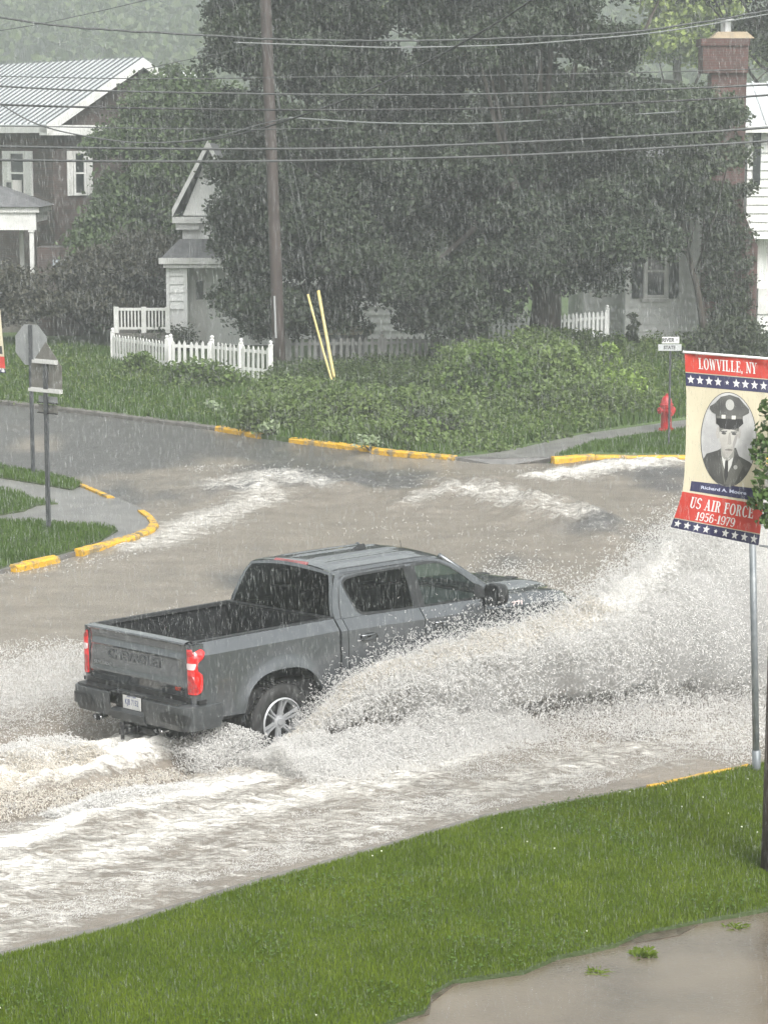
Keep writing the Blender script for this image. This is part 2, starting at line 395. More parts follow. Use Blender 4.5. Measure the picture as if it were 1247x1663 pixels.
# ---- corner posts beside tailgate carrying the tail lamps
mb = MB()
def postrow(z, s):
    t = 1.372; w = W(-1.10, z, t)
    tb = 0 if z < 1.34 else .0
    return [(-1.118, s*.836, z), (-1.128, s*.86, z), (-1.128, s*(w-.06), z), (-1.122, s*(w-.028), z), (-1.112, s*(w-.008), z), (-1.10, s*w, z)]
for s in (-1, 1):
    mb = MB()
    zz = [1.372, 1.366, 1.35, 1.33, 1.30, 1.257, 1.2, 1.1, 1.0, .9, .8, .74, .70, .62]
    mb.grid([postrow(z, s) for z in zz]); mb.grid([[(-1.118, s*.836, 1.372), (-1.06, s*.836, 1.38)], [(-1.10, s*.905, 1.372), (-1.06, s*.90, 1.38)]])
    mb.box(-1.112, -.98, s*.80, s*.925, .80, 1.368)
    mb.build('corner_post', PAINT, T, smooth=True, angle=40)
for s in (-1, 1):
    def lamp_fn(u, z, off, s=s):   # u metres around the corner from tailgate edge
        z_ = z; w = W(-1.10, z_, 1.372)
        pts = [(-1.120, .838), (-1.128, .86), (-1.128, w-.05), (-1.119, w-.02), (-1.10, w), (-1.0, W(-1.0, z_, 1.372)), (-.85, W(-.85, z_, 1.372))]
        acc = 0
        for (a, b) in zip(pts[:-1], pts[1:]):
            L_ = math.hypot(b[0]-a[0], b[1]-a[1])
            if u <= acc+L_ or b == pts[-1]:
                k = (u-acc)/L_; x = a[0]+(b[0]-a[0])*k; y = a[1]+(b[1]-a[1])*k
                nx, ny = (b[1]-a[1])/L_, -(b[0]-a[0])/L_
                return (x-nx*off, s*(y-ny*off), z)
            acc += L_
    def lamp_patch(rows, off, mat, name, parent):
        m = MB(); G = [[lamp_fn(u0+(u1-u0)*k/14, z, off-(.006 if k in (0, 14) else 0)) for k in range(15)] for (z, u0, u1) in rows]
        m.grid(G); return m.build(name, mat, parent, smooth=True)
    Rr = [(1.322, .015, .17), (1.315, .004, .20), (1.29, .002, .215), (1.25, .002, .215), (1.225, .002, .20), (1.20, .002, .165), (1.175, .002, .145), (1.13, .002, .14), (1.10, .002, .15), (1.08, .002, .175), (1.06, .002, .195), (1.0, .002, .198), (.92, .002, .192), (.89, .002, .18), (.872, .004, .15), (.868, .015, .14)]
    bz = lamp_patch([(z+(.012 if i < 3 else -.012 if i > 12 else 0), max(0, a-.008), b+.012) for i, (z, a, b) in enumerate(Rr)], .004, TRIM, 'tail_lamp', T)
    lamp_patch([(z, a+.006, b-.006) for z, a, b in Rr], .013, RED, 'lens', bz)
    lamp_patch([(1.305, .02, .06), (1.30, .012, .09), (1.265, .012, .10), (1.25, .02, .07)], .0155, DRED, 'dark_cell', bz)
    lamp_patch([(1.06, .02, .07), (1.05, .012, .10), (.96, .012, .13), (.895, .012, .15), (.885, .02, .13)], .0155, DRED, 'dark_cell', bz)
    lamp_patch([(1.185, .03, .11), (1.178, .014, .125), (1.13, .014, .115), (1.12, .03, .10)], .017, LAMPW, 'reversing_lens', bz)
# ---- rear bumper
mb = MB()
bsec = [(-.15, .765), (-.03, .765), (-.004, .748), (0, .66), (-.012, .575), (-.035, .50), (-.12, .485)]
def bpath():
    P = [(-1.285, y, -1, 0) for y in (.285, .30, .5, .7, .8)]
    for k in range(0, 9):
        a = math.pi/2*k/8; P.append((-1.13-.155*math.cos(a), .845+.155*math.sin(a), -math.cos(a), math.sin(a)))
    return P+[(-1.0, 1.0, 0, 1), (-.84, .998, 0, 1), (-.80, .99, .4, .9)]
for s in (-1, 1):
    mb.grid([[(x+nx*o, s*(y+ny*o), z) for o, z in bsec] for x, y, nx, ny in bpath()])
mb.grid([[(x, y, z) for x, z in [(-1.15, .60), (-1.26, .59), (-1.285, .575), (-1.275, .53), (-1.25, .48), (-1.16, .47)]] for y in np.linspace(-.29, .29, 5)])
mb.box(-1.2, -1.12, -.29, .29, .755, .768)
rb = mb.build('rear_bumper', PAINT2, T, smooth=True, angle=35, solid=.006)
mb = MB(); mb.box(-1.20, -1.14, -.285, .285, .595, .755); mb.build('plate_recess', BLACK, rb)
for s in (-1, 1):
    mb = MB()
    q = []
    for k in range(21):
        a = 2*math.pi*k/20; q.append((.205*math.copysign(abs(math.cos(a))**.45, math.cos(a)), .052*math.copysign(abs(math.sin(a))**.45, math.sin(a))))
    def wrap(u, z):   # u metres along the bumper face from its inner end
        u += .40
        if u < .56: return (-1.297, s*(.285+u), z)
        if u < .803: a = (u-.56)/.155; return (-1.13-.167*math.cos(a), s*(.845+.167*math.sin(a)), z)
        return (-1.13+(u-.803), s*1.012, z)
    nn = 24
    mb.grid([[wrap(-.22+.44*k/nn+.11, .628+h*.055*(1-abs(2*k/nn-1)**6)**.5) for h in (-1, -.5, 0, .5, 1)] for k in range(nn+1)])
    mb.build('step_pocket', TRIM, rb)
mb = MB(); mb.box(-1.296, -1.262, -.27, .27, .768, .776); mb.box(-1.27, -1.14, -.86, -.3, .768, .781); mb.box(-1.27, -1.14, .3, .86, .768, .781); mb.build('step_pad', TRIM, rb)
pl = MB(); pl.box(-1.212, -1.204, -.152, .152, .60, .752).build('licence_plate', M('plate_white', (.6, .6, .58), .4), T, bevel=.002)
text_mesh('plate_lettering', 'NEW YORK', .03, lambda x, y, z: (-1.2135-z, -x, .733+y), M('plate_blue', (.05, .07, .2), .5), bpy.data.objects['licence_plate'], ext=.0005)
text_mesh('plate_lettering', 'KTR 4182' if False else 'KJB 7152', .085, lambda x, y, z: (-1.2135-z, -x, .672+y), bpy.data.materials['plate_blue'], bpy.data.objects['licence_plate'], ext=.0005, xs=.72)
for s in (-1, 1):
    mb = MB(); mb.lathe([(.055, 0), (.058, .005), (.05, .02), (.048, .1)], 18, lambda a, b, h, s=s: (-1.285+h, s*.52+a*1.35, .462+b*.6))
    mb.build('exhaust_tip', CHROME, T, smooth=True)
mb = MB(); mb.box(-1.36, -1.1, -.035, .035, .36, .42); mb.tube([(-1.34, 0, .42), (-1.34, 0, .455)], .02, 10); mb.tube([(-1.34, 0, .455), (-1.34, 0, .5)], [.026, .026], 10); mb.box(-1.16, -1.1, -.3, .3, .36, .42); mb.tube([(-1.34, 0, .36), (-1.34, 0, .31)], .02, 8)
mb.build('tow_hitch', BLACK, T)
# ---- cab upper: side frames with window openings
def CW(x, z):  # half width of greenhouse
    t = TOP(x); k = max(0, (z-t)/(1.80-t))
    w = W(x, t, t)-.012-.165*k-.05*max(0, k-.85)/.15*.4
    return w
def arc(p, q, bulge, n=6):
    (x0, y0), (x1, y1) = p, q; mx, my = (x0+x1)/2, (y0+y1)/2; dx, dy = x1-x0, y1-y0; L_ = math.hypot(dx, dy)
    cx, cy = mx-dy/L_*bulge, my+dx/L_*bulge; out = []
    for k in range(n): t = k/n; out.append(((1-t)**2*x0+2*t*(1-t)*cx+t*t*x1, (1-t)**2*y0+2*t*(1-t)*cy+t*t*y1))
    return out
def tsill(x): return TOP(x)
outer = [(.82, tsill(.82)), (.815, 1.44), (.87, 1.62), (.945, 1.755), (.99, 1.805), (1.06, 1.83)]+[(x, 1.83+.022*math.sin(math.pi*(x-1.06)/1.5)) for x in np.linspace(1.2, 2.3, 8)]+[(2.45, 1.825), (2.58, 1.785), (2.70, 1.73), (2.85, 1.64), (3.0, 1.535), (3.15, 1.425), (3.28, 1.325), (3.3, tsill(3.3)+.002)]+[(x, tsill(x)+.001) for x in np.linspace(3.2, .9, 16)]
win_r = [(1.14, 1.43), (1.20, 1.39), (1.30, 1.374), (1.985, 1.352), (1.985, 1.790), (1.3, 1.783), (1.11, 1.765), (1.05, 1.735), (1.045, 1.68)]
win_f = [(2.095, 1.348), (3.02, 1.338), (3.03, 1.40), (2.94, 1.485), (2.78, 1.61), (2.62, 1.715), (2.50, 1.775), (2.38, 1.791), (2.095, 1.792)]
for s in (-1, 1):
    mb = MB(); fn = lambda x, z, s=s: (x, s*CW(x, z), z)
    mb.poly([outer, win_r, win_f], fn); mb.build('cab_side_frame', PAINT, T, solid=.012)
    # black pillar strip and window trim
    for wdw, nm, gl in ((win_r, 'rear_door_window', GTINT), (win_f, 'front_door_window', GCLR)):
        cx = sum(p[0] for p in wdw)/len(wdw); cz = sum(p[1] for p in wdw)/len(wdw)
        big = [(cx+(x-cx)*1.025, cz+(z-cz)*1.05) for x, z in wdw]; sm = [(cx+(x-cx)*.955, cz+(z-cz)*.925) for x, z in wdw]
        t = MB(); t.poly([big, sm], lambda x, z, s=s: (x, s*(CW(x, z)+.004), z)); wo_ = t.build(nm, TRIM, T)
        g = MB(); g.poly([sm], lambda x, z, s=s: (x, s*(CW(x, z)-.004), z)); g.build('pane', gl, wo_)
    t = MB(); t.poly([[(1.97, 1.345), (2.12, 1.345), (2.12, 1.785), (1.97, 1.785)]], lambda x, z, s=s: (x, s*(CW(x, z)+.007), z)); t.build('black_pillar', TRIM, T)
    t = MB(); t.poly([[(2.86, 1.335), (3.13, 1.330), (3.13, 1.38), (3.0, 1.47), (2.93, 1.50)]], lambda x, z, s=s: (x, s*(CW(x, z)+.008), z)); t.build('mirror_sail_panel', TRIM, T)
    # seam lines of doors on frame
    t = MB()
    seam = [(.90, 1.374), (.915, 1.5), (.965, 1.66), (1.03, 1.775), (1.12, 1.803), (1.6, 1.818), (2.1, 1.815), (2.4, 1.802), (2.56, 1.755), (2.8, 1.62), (3.0, 1.49), (3.16, 1.37)]
    t.grid([[(x, s*(CW(x, z)+.0025), z), (x+.009, s*(CW(x+.009, z-.006)+.0025), z-.006)] for x, z in seam]); t.build('door_seam', BLACK, T)
    # mirror
    mb = MB(); mg = []
    for k in range(9):
        a = math.pi*k/8; x = 3.0-.05*math.cos(a)*1.0; mg.append((x, a))
    ring = lambda x, sc_: [(x, s*(1.12+.125*sc_*math.copysign(abs(math.cos(t))**.6, math.cos(t))), 1.40+.125*sc_*math.copysign(abs(math.sin(t))**.6, math.sin(t))) for t in [2*math.pi*j/20 for j in range(21)]]
    mb.grid([ring(2.90, .9), ring(2.91, 1.0), ring(2.98, 1.0), ring(3.05, .9), ring(3.09, .6), ring(3.10, .02)])
    mb.grid([ring(2.905, .9), ring(2.905, .02)]); mb.box(2.97, 3.04, s*.88, s*1.03, 1.30, 1.345)
    mb.build('door_mirror', TRIM, T, smooth=True, angle=50)
# ---- roof
ROOFP = PAINT
def roof_z(x, y):
    cr = .088*(1-(y/.80)**2)
    return 1.828+cr*(1 if x > 1.0 else 1)-.02*max(0, (1.15-x)/.2)**2-.05*max(0, (x-2.2)/.4)**2
mb = MB(); xsr = [.965, .975, 1.0, 1.05, 1.1]+list(np.linspace(1.2, 2.3, 24))+[2.4, 2.48, 2.53]
ysr = np.linspace(-1, 1, 61); G = []
for x in xsr:
    row = []
    for t in ysr:
        hw = CW(x, 1.81)+.0; y = t*hw; z = roof_z(x, y)
        if abs(t) > .93: z -= .03*((abs(t)-.93)/.07)**2
        if 1.15 < x < 2.35:
            for c in (-.42, -.16, .16, .42):
                e = (y-c)/.045
                if abs(e) < 1: z += .012*(1-e*e)**.5*min(1, (x-1.15)/.05, (2.35-x)/.05)
        row.append((x, y, z))
    G.append(row)
mb.grid(G); rf = mb.build('roof', PAINT, T, smooth=True)
# rain gutter lines
mb = MB()
for s in (-1, 1):
    mb.grid([[(x, s*(CW(x, 1.81)-.045), roof_z(x, CW(x, 1.81)-.045)+.003), (x, s*(CW(x, 1.81)-.036), roof_z(x, CW(x, 1.81)-.036)+.003)] for x in np.linspace(1.0, 2.45, 20)])
mb.build('roof_seam', BLACK, rf)
mb = MB(); mb.grid([[(2.02+.0*k, 0, 0)]*2]*2) if False else None
fin = [(1.98, 1.918), (2.06, 1.962), (2.14, 1.972), (2.16, 1.965), (2.17, 1.918)]
mb.add([(x-.12, y*(.022 if z < 1.93 else .006), z) for y in (-1, 1) for x, z in fin], [(0, 1, 2, 3, 4), (9, 8, 7, 6, 5)]+[(i, i+5, (i+1) % 5+5, (i+1) % 5) for i in range(5)]); mb.build('shark_fin_antenna', TRIM, T)
# ---- back of cab with rear window
mb = MB()
def back(t, k):  # t -1..1 across, k 0..1 up
    zt = roof_z(.967, t*CW(.967, 1.81)); z = 1.375+(zt-.002-1.375)*k; x = .815+.15*max(0, k)**1.5-.035*(1-t*t); hw = CW(.9, z)+.002
    return (x, t*hw, z)
def ring_pt(u0, u1, v0, v1): return [[back(u0+(u1-u0)*i/10, v0+(v1-v0)*j/4) for i in range(11)] for j in range(5)]
mb.grid(ring_pt(-1, 1, -.15, .045)); mb.grid(ring_pt(-1, 1, .93, 1.0)); mb.grid(ring_pt(-1, -.93, 0, 1)); mb.grid(ring_pt(.93, 1, 0, 1))
mb.build('cab_back_frame', PAINT, T, smooth=True)
mb = MB(); mb.grid([[(back(-.93+1.86*i/10, .045+.885*j/4)[0]+.004,)+back(-.93+1.86*i/10, .045+.885*j/4)[1:] for i in range(11)] for j in range(5)])
rw = mb.build('rear_window', glass('rear_glass', (.02, .022, .022), .005), T, smooth=True)
mb = MB(); mb.grid([[(back(u, v)[0]-.004,)+back(u, v)[1:] for v in (.0, .05)] for u in np.linspace(-.94, .94, 9)]); mb.build('window_seal', TRIM, rw)
mb = MB(); mb.grid([[(.985, t*.27, roof_z(.98, .2)+.012), (.955, t*.27, roof_z(.967, .2)-.006), (.935, t*.27, roof_z(.967, .2)-.035)] for t in np.linspace(-1, 1, 7)])
mb.build('high_brake_lamp', M('dim_red_lens', (.25, .05, .05), .2, coat=1), T, solid=.012)
# ---- windscreen, cowl
mb = MB(); G = []
def ws(t, k): # k 0 bottom..1 top
    x = 3.33-.80*k+.10*(1-t*t)*(1-k*.5); z = 1.30+.535*k+.03*(1-t*t)*k; hw = (.86-.165*k)*1.0
    return (x, t*hw*.985, z)
mb.grid([[ws(-1+2*i/14, j/8) for i in range(15)] for j in range(9)]); mb.build('windscreen', GCLR, T, smooth=True)
mb = MB(); mb.grid([[ws(-1+2*i/14, k)[:2]+(ws(-1+2*i/14, k)[2]+dz,) for i in range(15)] for k, dz in ((-.18, -.0), (-.02, .004))]); mb.build('windscreen_cowl', TRIM, T, smooth=True)
for s in (-1, 1):
    mb = MB(); mb.tube([(ws(s*t, k)[0]+.0, ws(s*t, k)[1], ws(s*t, k)[2]+.01) for t, k in ((.99, 0), (.99, .5), (.99, 1.0))], .028, 8); mb.build('windscreen_pillar', PAINT, T, smooth=True)
mb = MB()
mb.tube([(3.46, -.5, 1.30), (3.36, -.1, 1.34), (3.33, .3, 1.35)], .012, 6); mb.tube([(3.44, .15, 1.31), (3.34, .45, 1.35), (3.25, .78, 1.36)], .012, 6); mb.build('wiper', BLACK, T)
# ---- hood
mb = MB(); G = []
for x in np.linspace(3.36, 4.72, 26):
    row = []
    for t in np.linspace(-1, 1, 41):
        hw = W(x, TOP(x), TOP(x))-.0; y = t*hw; a = abs(t)
        base = TOP(x); z = base+.045*(1-a**2.5)
        dome = sstep(.62, .50, np.array(a)); z += .035*float(dome)*(1-.5*max(0, (x-4.2)/.5)**2)
        if .62 < a < .90: z -= .012*math.sin((a-.62)/.28*math.pi)
        z -= .02*max(0, (x-4.45)/.27)**2
        row.append((x+.05*(1-t*t)*max(0, (x-4.2)/.5), y, z))
    G.append(row)
mb.grid(G); hd = mb.build('hood', PAINT, T, smooth=True)
mb = MB(); mb.box(3.75, 4.15, -.30, -.16, 1.362, 1.372); mb.box(3.75, 4.15, .16, .30, 1.362, 1.372); mb.build('hood_vent', TRIM, hd)
mb = MB()
for s in (-1, 1): mb.grid([[(x, s*(W(x, TOP(x), TOP(x))*.985), TOP(x)+.008), (x, s*(W(x, TOP(x), TOP(x))*.97), TOP(x)+.009)] for x in np.linspace(3.4, 4.6, 20)])
mb.build('hood_seam', BLACK, hd)
# ---- front end
mb = MB(); mb.grid([[(4.74+.06*(1-t*t), t*.72, z) for t in np.linspace(-1, 1, 13)] for z in (1.10, 1.0, .88, .74)])
for z in (.80, .88, .96, 1.04): mb.grid([[(4.775+.06*(1-t*t), t*.70, zz) for t in np.linspace(-1, 1, 13)] for zz in (z-.015, z+.015)])
mb.build('grille', TRIM, T)
mb = MB(); mb.grid([[(4.72+.10*(1-t*t)+dx, t*.86, z) for t in np.linspace(-1, 1, 15)] for dx, z in ((0, .76), (.05, .72), (.06, .55), (.0, .46))]); mb.build('front_bumper', PAINT2, T, smooth=True, solid=.01)
for s in (-1, 1):
    mb = MB(); mb.grid([[(4.70-.12*max(0, t-.4), s*(.66+.16*t), z) for t in np.linspace(0, 1, 7)] for z in (1.09, 1.04, .96)]); hl = mb.build('headlight', M('headlamp_lens', (.55, .56, .56), .1, coat=1), T, smooth=True, solid=.01)
text_mesh('fender_badge', 'Z71', .085, lambda x, y, z: (3.33+x+.12, -(W(3.45, 1.2, 1.30)+.004+z), 1.218+y), M('badge_red_white', (.75, .62, .60), .3), T, ext=.004, xs=1.35, bold=.002)
mb = MB(); mb.tube([(3.42, .86, 1.33), (3.41, .865, 1.5), (3.38, .87, 1.78)], [.006, .004, .003], 6); mb.build('whip_antenna', BLACK, T)
# ---- interior
mb = MB()
for (x, ys_) in ((2.15, (-.42, .42)), (1.30, (-.42, .42))):
    for y in ys_:
        mb.hexa([(x, y-.25, .8), (x+.5, y-.25, .8), (x+.5, y+.25, .8), (x, y+.25, .8), (x, y-.25, 1.0), (x+.5, y-.25, 1.02), (x+.5, y+.25, 1.02), (x, y+.25, 1.0)])
        mb.hexa([(x-.02, y-.24, .98), (x+.12, y-.24, .98), (x+.12, y+.24, .98), (x-.02, y+.24, .98), (x-.14, y-.20, 1.56), (x-.04, y-.20, 1.56), (x-.04, y+.20, 1.56), (x-.14, y+.20, 1.56)])
        mb.box(x-.15, x-.06, y-.12, y+.12, 1.58, 1.74)
mb.build('seat', SEAT, T, bevel=.02)
mb = MB(); mb.hexa([(2.95, -.8, .9), (3.25, -.8, .9), (3.25, .8, .9), (2.95, .8, .9), (2.95, -.8, 1.22), (3.35, -.82, 1.29), (3.35, .82, 1.29), (2.95, .8, 1.22)]); mb.build('dashboard', SEAT, T)
mb = MB(); mb.lathe([(.19, -.015), (.205, 0), (.19, .015), (.175, 0), (.19, -.015)], 20, lambda a, b, h: (2.86+b*.35+h, .40+a, 1.22+b*.9)); mb.build('steering_wheel', BLACK, T, smooth=True)
# ---- wheels
def wheel(ax, s, rot):
    y0 = s*.965; f = lambda a, b, h: (a, s*h, b)
    t = MB(); t.lathe([(.245, -.02), (.27, .0), (.33, .012), (.385, .0), (.405, -.03), (.412, -.09), (.412, -.19), (.40, -.245), (.36, -.26), (.245, -.25)], 56, f)
    o = empty('wheel', (ax, y0, .412)); o.parent = T
    ty = t.build('tyre', RUB, o, smooth=True)
    tr = MB()
    for k in range(44):
        a = 2*math.pi*k/44
        for h0 in (-.05, -.13, -.21):
            aa = a+(.05 if h0 == -.13 else 0)
            c, sn = math.cos(aa), math.sin(aa); c2, s2 = math.cos(aa+.085), math.sin(aa+.085)
            tr.hexa([(r*cc, s*(h0+dh), r*ss) for r in (.408, .421) for (cc, ss, dh) in ((c, sn, -.03), (c2, s2, -.03), (c2, s2, .03), (c, sn, .03))])
    tr.build('tread', RUB, ty)
    r = MB(); r.lathe([(.243, .004), (.258, .0), (.262, -.012), (.248, -.02), (.232, -.02), (.222, -.05), (.215, -.2), (.21, -.24)], 48, f)
    rim = r.build('rim', ALLOY, o, smooth=True)
    sp = MB()
    for k in range(6):
        a0 = rot+2*math.pi*k/6
        for side in (-1, 1):
            pts = []
            for (rr, off, wd, hh) in ((.045, .11, .020, -.055), (.10, .145, .016, -.045), (.16, .125, .014, -.035), (.20, .13, .014, -.022), (.245, .15, .018, -.008)):
                aa = a0+side*off*(.045/rr*2 if rr < .06 else 1)
                c, sn = math.cos(aa), math.sin(aa); tx_, tz_ = -sn, c
                pts.append([(rr*c-tx_*wd, s*(hh-.03), rr*sn-tz_*wd), (rr*c-tx_*wd*.6, s*hh, rr*sn-tz_*wd*.6), (rr*c+tx_*wd*.6, s*hh, rr*sn+tz_*wd*.6), (rr*c+tx_*wd, s*(hh-.03), rr*sn+tz_*wd)])
            sp.grid(pts)
    sp.lathe([(.0, -.035), (.035, -.035), (.04, -.045), (.072, -.052), (.075, -.09)], 20, f)
    sp.build('spokes', ALLOY, rim, smooth=True, angle=40)
    b = MB(); b.lathe([(.0, -.13), (.20, -.13), (.21, -.14)], 24, f); b.build('brake_disc', M('brake_dark', (.02, .02, .02), .6) if 'brake_dark' not in bpy.data.materials else bpy.data.materials['brake_dark'], rim)
for ax in (0, 3.745):
    for s in (-1, 1): wheel(ax, s, .35 if ax == 0 else .1)
bpy.data.objects.remove(body)
# ================================================================ ground, roads, kerbs
LZ = .17
def pxpoly(pts, z): return [at(u, v, z) for u, v in pts]
def sheet(name, pts3, z, mat, depth=.3, kind='structure'):
    mb = MB(); mb.poly([[(p[0], p[1]) for p in pts3]], lambda x, y: (x, y, z))
    n = len(pts3)
    mb.add([(p[0], p[1], z) for p in pts3]+[(p[0], p[1], z-depth) for p in pts3], [(i, (i+1) % n, n+(i+1) % n, n+i) for i in range(n)])
    o = mb.build(name, mat, weld=True); return tag(o, kind=kind)
SOIL = M('turf_soil', (.035, .055, .014), .8, (.05, .075, .02), 2, bump=.02, bscale=20)
FARG = M('far_grass', (.05, .085, .02), .8, (.075, .12, .03), .8, bump=.03, bscale=6)
mb = MB(); mb.box(-1500, 1500, -200, 2500, -.5, -.12); tag(mb.build('ground', FARG), kind='structure')
mb = MB(); mb.box(-60, 60, 12, 75, -.1, -.0); tag(mb.build('road', ASPH), kind='structure')

near_kerb = [(-260, 1622), (0, 1553), (200, 1503), (400, 1440), (640, 1372), (800, 1325), (1065, 1277), (1247, 1238), (1600, 1165)]
near_low = [(1600, 1390), (1400, 1435), (1247, 1474), (1195, 1484), (1150, 1491), (1100, 1502), (1045, 1512), (1000, 1532), (960, 1541), (905, 1552), (850, 1576), (790, 1584), (735, 1592), (700, 1611), (697, 1628), (688, 1641), (655, 1650), (620, 1664), (500, 1700), (-260, 1950)]
P_near = pxpoly(near_kerb+near_low, .20)
sheet('lawn', P_near, .20, SOIL)
P_mar = pxpoly(near_kerb[:2]+[near_kerb[-1]]+[(u, v+6+7*math.sin(u*.11)+6*math.sin(u*.037)+3*math.sin(u*.31)) for u, v in near_low], .172)
sheet('muddy_margin', P_mar, .172, M('dark_silt', (.045, .036, .024), .35, (.085, .07, .05), 9, bump=.01, bscale=50, contrast=(.4, .6)), .02)
MUD2 = M('silty_puddle', (.085, .070, .052), .20, (.150, .124, .092), .9, bump=.003, bscale=38, contrast=(.3, .7))
mb = MB()
kk = pxpoly(near_kerb, .155)
mb.add([(p[0]+.12, p[1]-.12, .165) for p in kk]+[(-12, 2, .165), (16, 2, .165)], [tuple(range(len(kk)))+(len(kk)+1, len(kk))])
tag(mb.build('flooded_pavement', MUD2), kind='structure')

isl = [(-300, 1010), (0, 927), (28, 918), (97, 903), (133, 893), (180, 881), (228, 868), (250, 858), (258, 848), (252, 838), (235, 827), (190, 808), (133, 785), (60, 768), (0, 758), (-300, 720)]
P_isl = pxpoly(isl, .14)
sheet('sidewalk', P_isl, .14, CONC)
def spoly(pts, z=.17): return pxpoly(pts, z)
P_i1 = spoly([(-300, 990), (0, 921), (28, 913), (97, 898), (133, 888), (165, 876), (192, 860), (150, 853), (100, 850), (50, 846), (0, 846), (-300, 835)])
P_i2 = spoly([(-300, 726), (0, 757), (60, 767), (120, 781), (134, 786), (118, 794), (95, 790), (50, 782), (0, 774), (-300, 742)])
P_i3 = spoly([(-300, 790), (0, 794), (36, 801), (60, 813), (95, 816), (60, 819), (40, 828), (0, 835), (-300, 838)])
for P in (P_i1, P_i2, P_i3): sheet('grass_verge', P, .165, SOIL)

far_k = [(-500, 595), (-200, 625), (0, 649), (150, 666), (260, 680), (350, 691), (420, 704), (470, 711), (600, 725), (680, 735), (735, 741), (820, 743), (900, 743), (965, 738), (1110, 740), (1300, 743), (1900, 756)]
FK = pxpoly(far_k, LZ)
P_far = FK+[np.array((180, 140, LZ)), np.array((-180, 140, LZ))]
sheet('far_bank', P_far, LZ, FARG)
sheet('footpath', spoly([(742, 742), (820, 743.5), (899, 743), (930, 728), (965, 715), (1110, 694), (1500, 640), (1500, 628), (1110, 682), (950, 704), (850, 726), (790, 737)], LZ+.004), LZ+.004, CONC, .02)
sheet('driveway', spoly([(-300, 648), (-300, 612), (0, 617), (60, 620), (112, 604), (150, 601), (232, 601), (150, 612), (118, 630), (60, 638), (0, 647)], LZ+.004), LZ+.004, CONC, .02)
a_ = [at(u, v, LZ+.004) for u, v in ((738, 741.5), (820, 743), (900, 743))]; b_ = [at(u, v, .035) for u, v in ((728, 752), (815, 757), (905, 753))]
mb = MB(); mb.grid([a_, b_]); tag(mb.build('footpath_ramp', CONC), kind='structure')
# kerbs: a stepped stone edge swept along the line
def kerb(pts, name, mat, label, z=.155, wd=.13, group=None, inner=0):
    P = [at(u, v, z) for u, v in pts]
    Q = []
    for a, b in zip(P[:-1], P[1:]):
        n = max(1, int(np.linalg.norm(b-a)/.15)); Q += [a+(b-a)*k/n for k in range(n)]
    Q.append(P[-1]); G = []
    for i, p in enumerate(Q):
        t = Q[min(i+1, len(Q)-1)]-Q[max(i-1, 0)]; t = t/np.linalg.norm(t); nn = np.array((-t[1], t[0], 0))
        j = .012*(random.random()-.5); zz = z+j*.6
        pr = [(-.02, -.12), (-.012, zz-.03), (.012, zz), (wd, zz+.008), (wd+.01, -.1)]
        G.append([(p[0]+nn[0]*(o+j), p[1]+nn[1]*(o+j), h) for o, h in pr])
    mb = MB(); mb.grid(G); mb.add(G[0], [tuple(range(5))]); mb.add(G[-1], [tuple(reversed(range(5)))])
    return tag(mb.build(name, mat), label, 'kerb', group)
GK = 'yellow painted kerb stones at the crossing'
kerb([(28, 919), (60, 911), (97, 903)], 'painted_kerb', YEL, 'short yellow kerb piece at the far left end of the grassy corner', .17)
kerb([(133, 893), (180, 881), (228, 868)], 'painted_kerb', YEL, 'long yellow kerb piece along the grass of the left corner', .175)
kerb([(232, 866), (250, 858), (257, 849), (250, 838), (236, 828)], 'painted_kerb', YEL, 'curved yellow kerb piece at the tip of the left corner', .165)
kerb([(186, 806), (160, 795), (133, 784)], 'painted_kerb', YEL, 'thin yellow kerb piece beside the grass strip behind the sign posts', .17)
kerb([(350, 692), (384, 698), (420, 705)], 'painted_kerb', YEL, 'faded yellow kerb piece at the left end of the weedy bank', .17)
kerb([(470, 711), (540, 719), (604, 727)], 'painted_kerb', YEL, 'worn yellow kerb piece under the overhanging weeds', .17)
kerb([(604, 728), (640, 732), (690, 737), (737, 741)], 'painted_kerb', YEL, 'bright yellow kerb piece sinking into the water at the weedy bank corner', .185)
kerb([(900, 743), (930, 741), (966, 738.5)], 'painted_kerb', YEL, 'bright yellow ramped kerb piece where the footpath meets the road', .19)
kerb([(967, 740), (1040, 741), (1110, 741), (1300, 744)], 'painted_kerb', YEL, 'thin yellow kerb line along the verge below the hydrant', .175)
kerb([(1065, 1281), (1150, 1262), (1228, 1246)], 'painted_kerb', YEL, 'sliver of yellow kerb at the edge of the near lawn', .195)
CURBG = M('old_stone', (.10, .095, .085), .5, (.16, .15, .135), 5)
kerb([(-300, 613), (0, 650), (150, 667), (260, 681), (350, 692)], 'stone_kerb', CURBG, 'grey stone kerb along the grass bank of the side street', .165)
kerb([(-260, 1626), (0, 1557), (200, 1507), (400, 1444), (640, 1376), (800, 1329), (1064, 1282)], 'stone_kerb', CURBG, 'low stone kerb between the brown flood and the near lawn', .17)

PAINTW = M('worn_road_paint', (.62, .61, .57), .5, (.30, .28, .25), 5, contrast=(.5, .75))
for (p, q, w_) in (((1030, 952), (1330, 880), 9), ((1005, 990), (1330, 902), 9), ((1120, 975), (1330, 922), 8)):
    a, b, c, d = (at(u, v, .10) for u, v in (p, q, (q[0], q[1]+w_), (p[0]+12, p[1]+w_-4))); mb = MB(); mb.grid([[a+(b-a)*k/8, d+(c-d)*k/8] for k in range(9)]); tag(mb.build('crosswalk_marking', PAINTW), kind='structure')
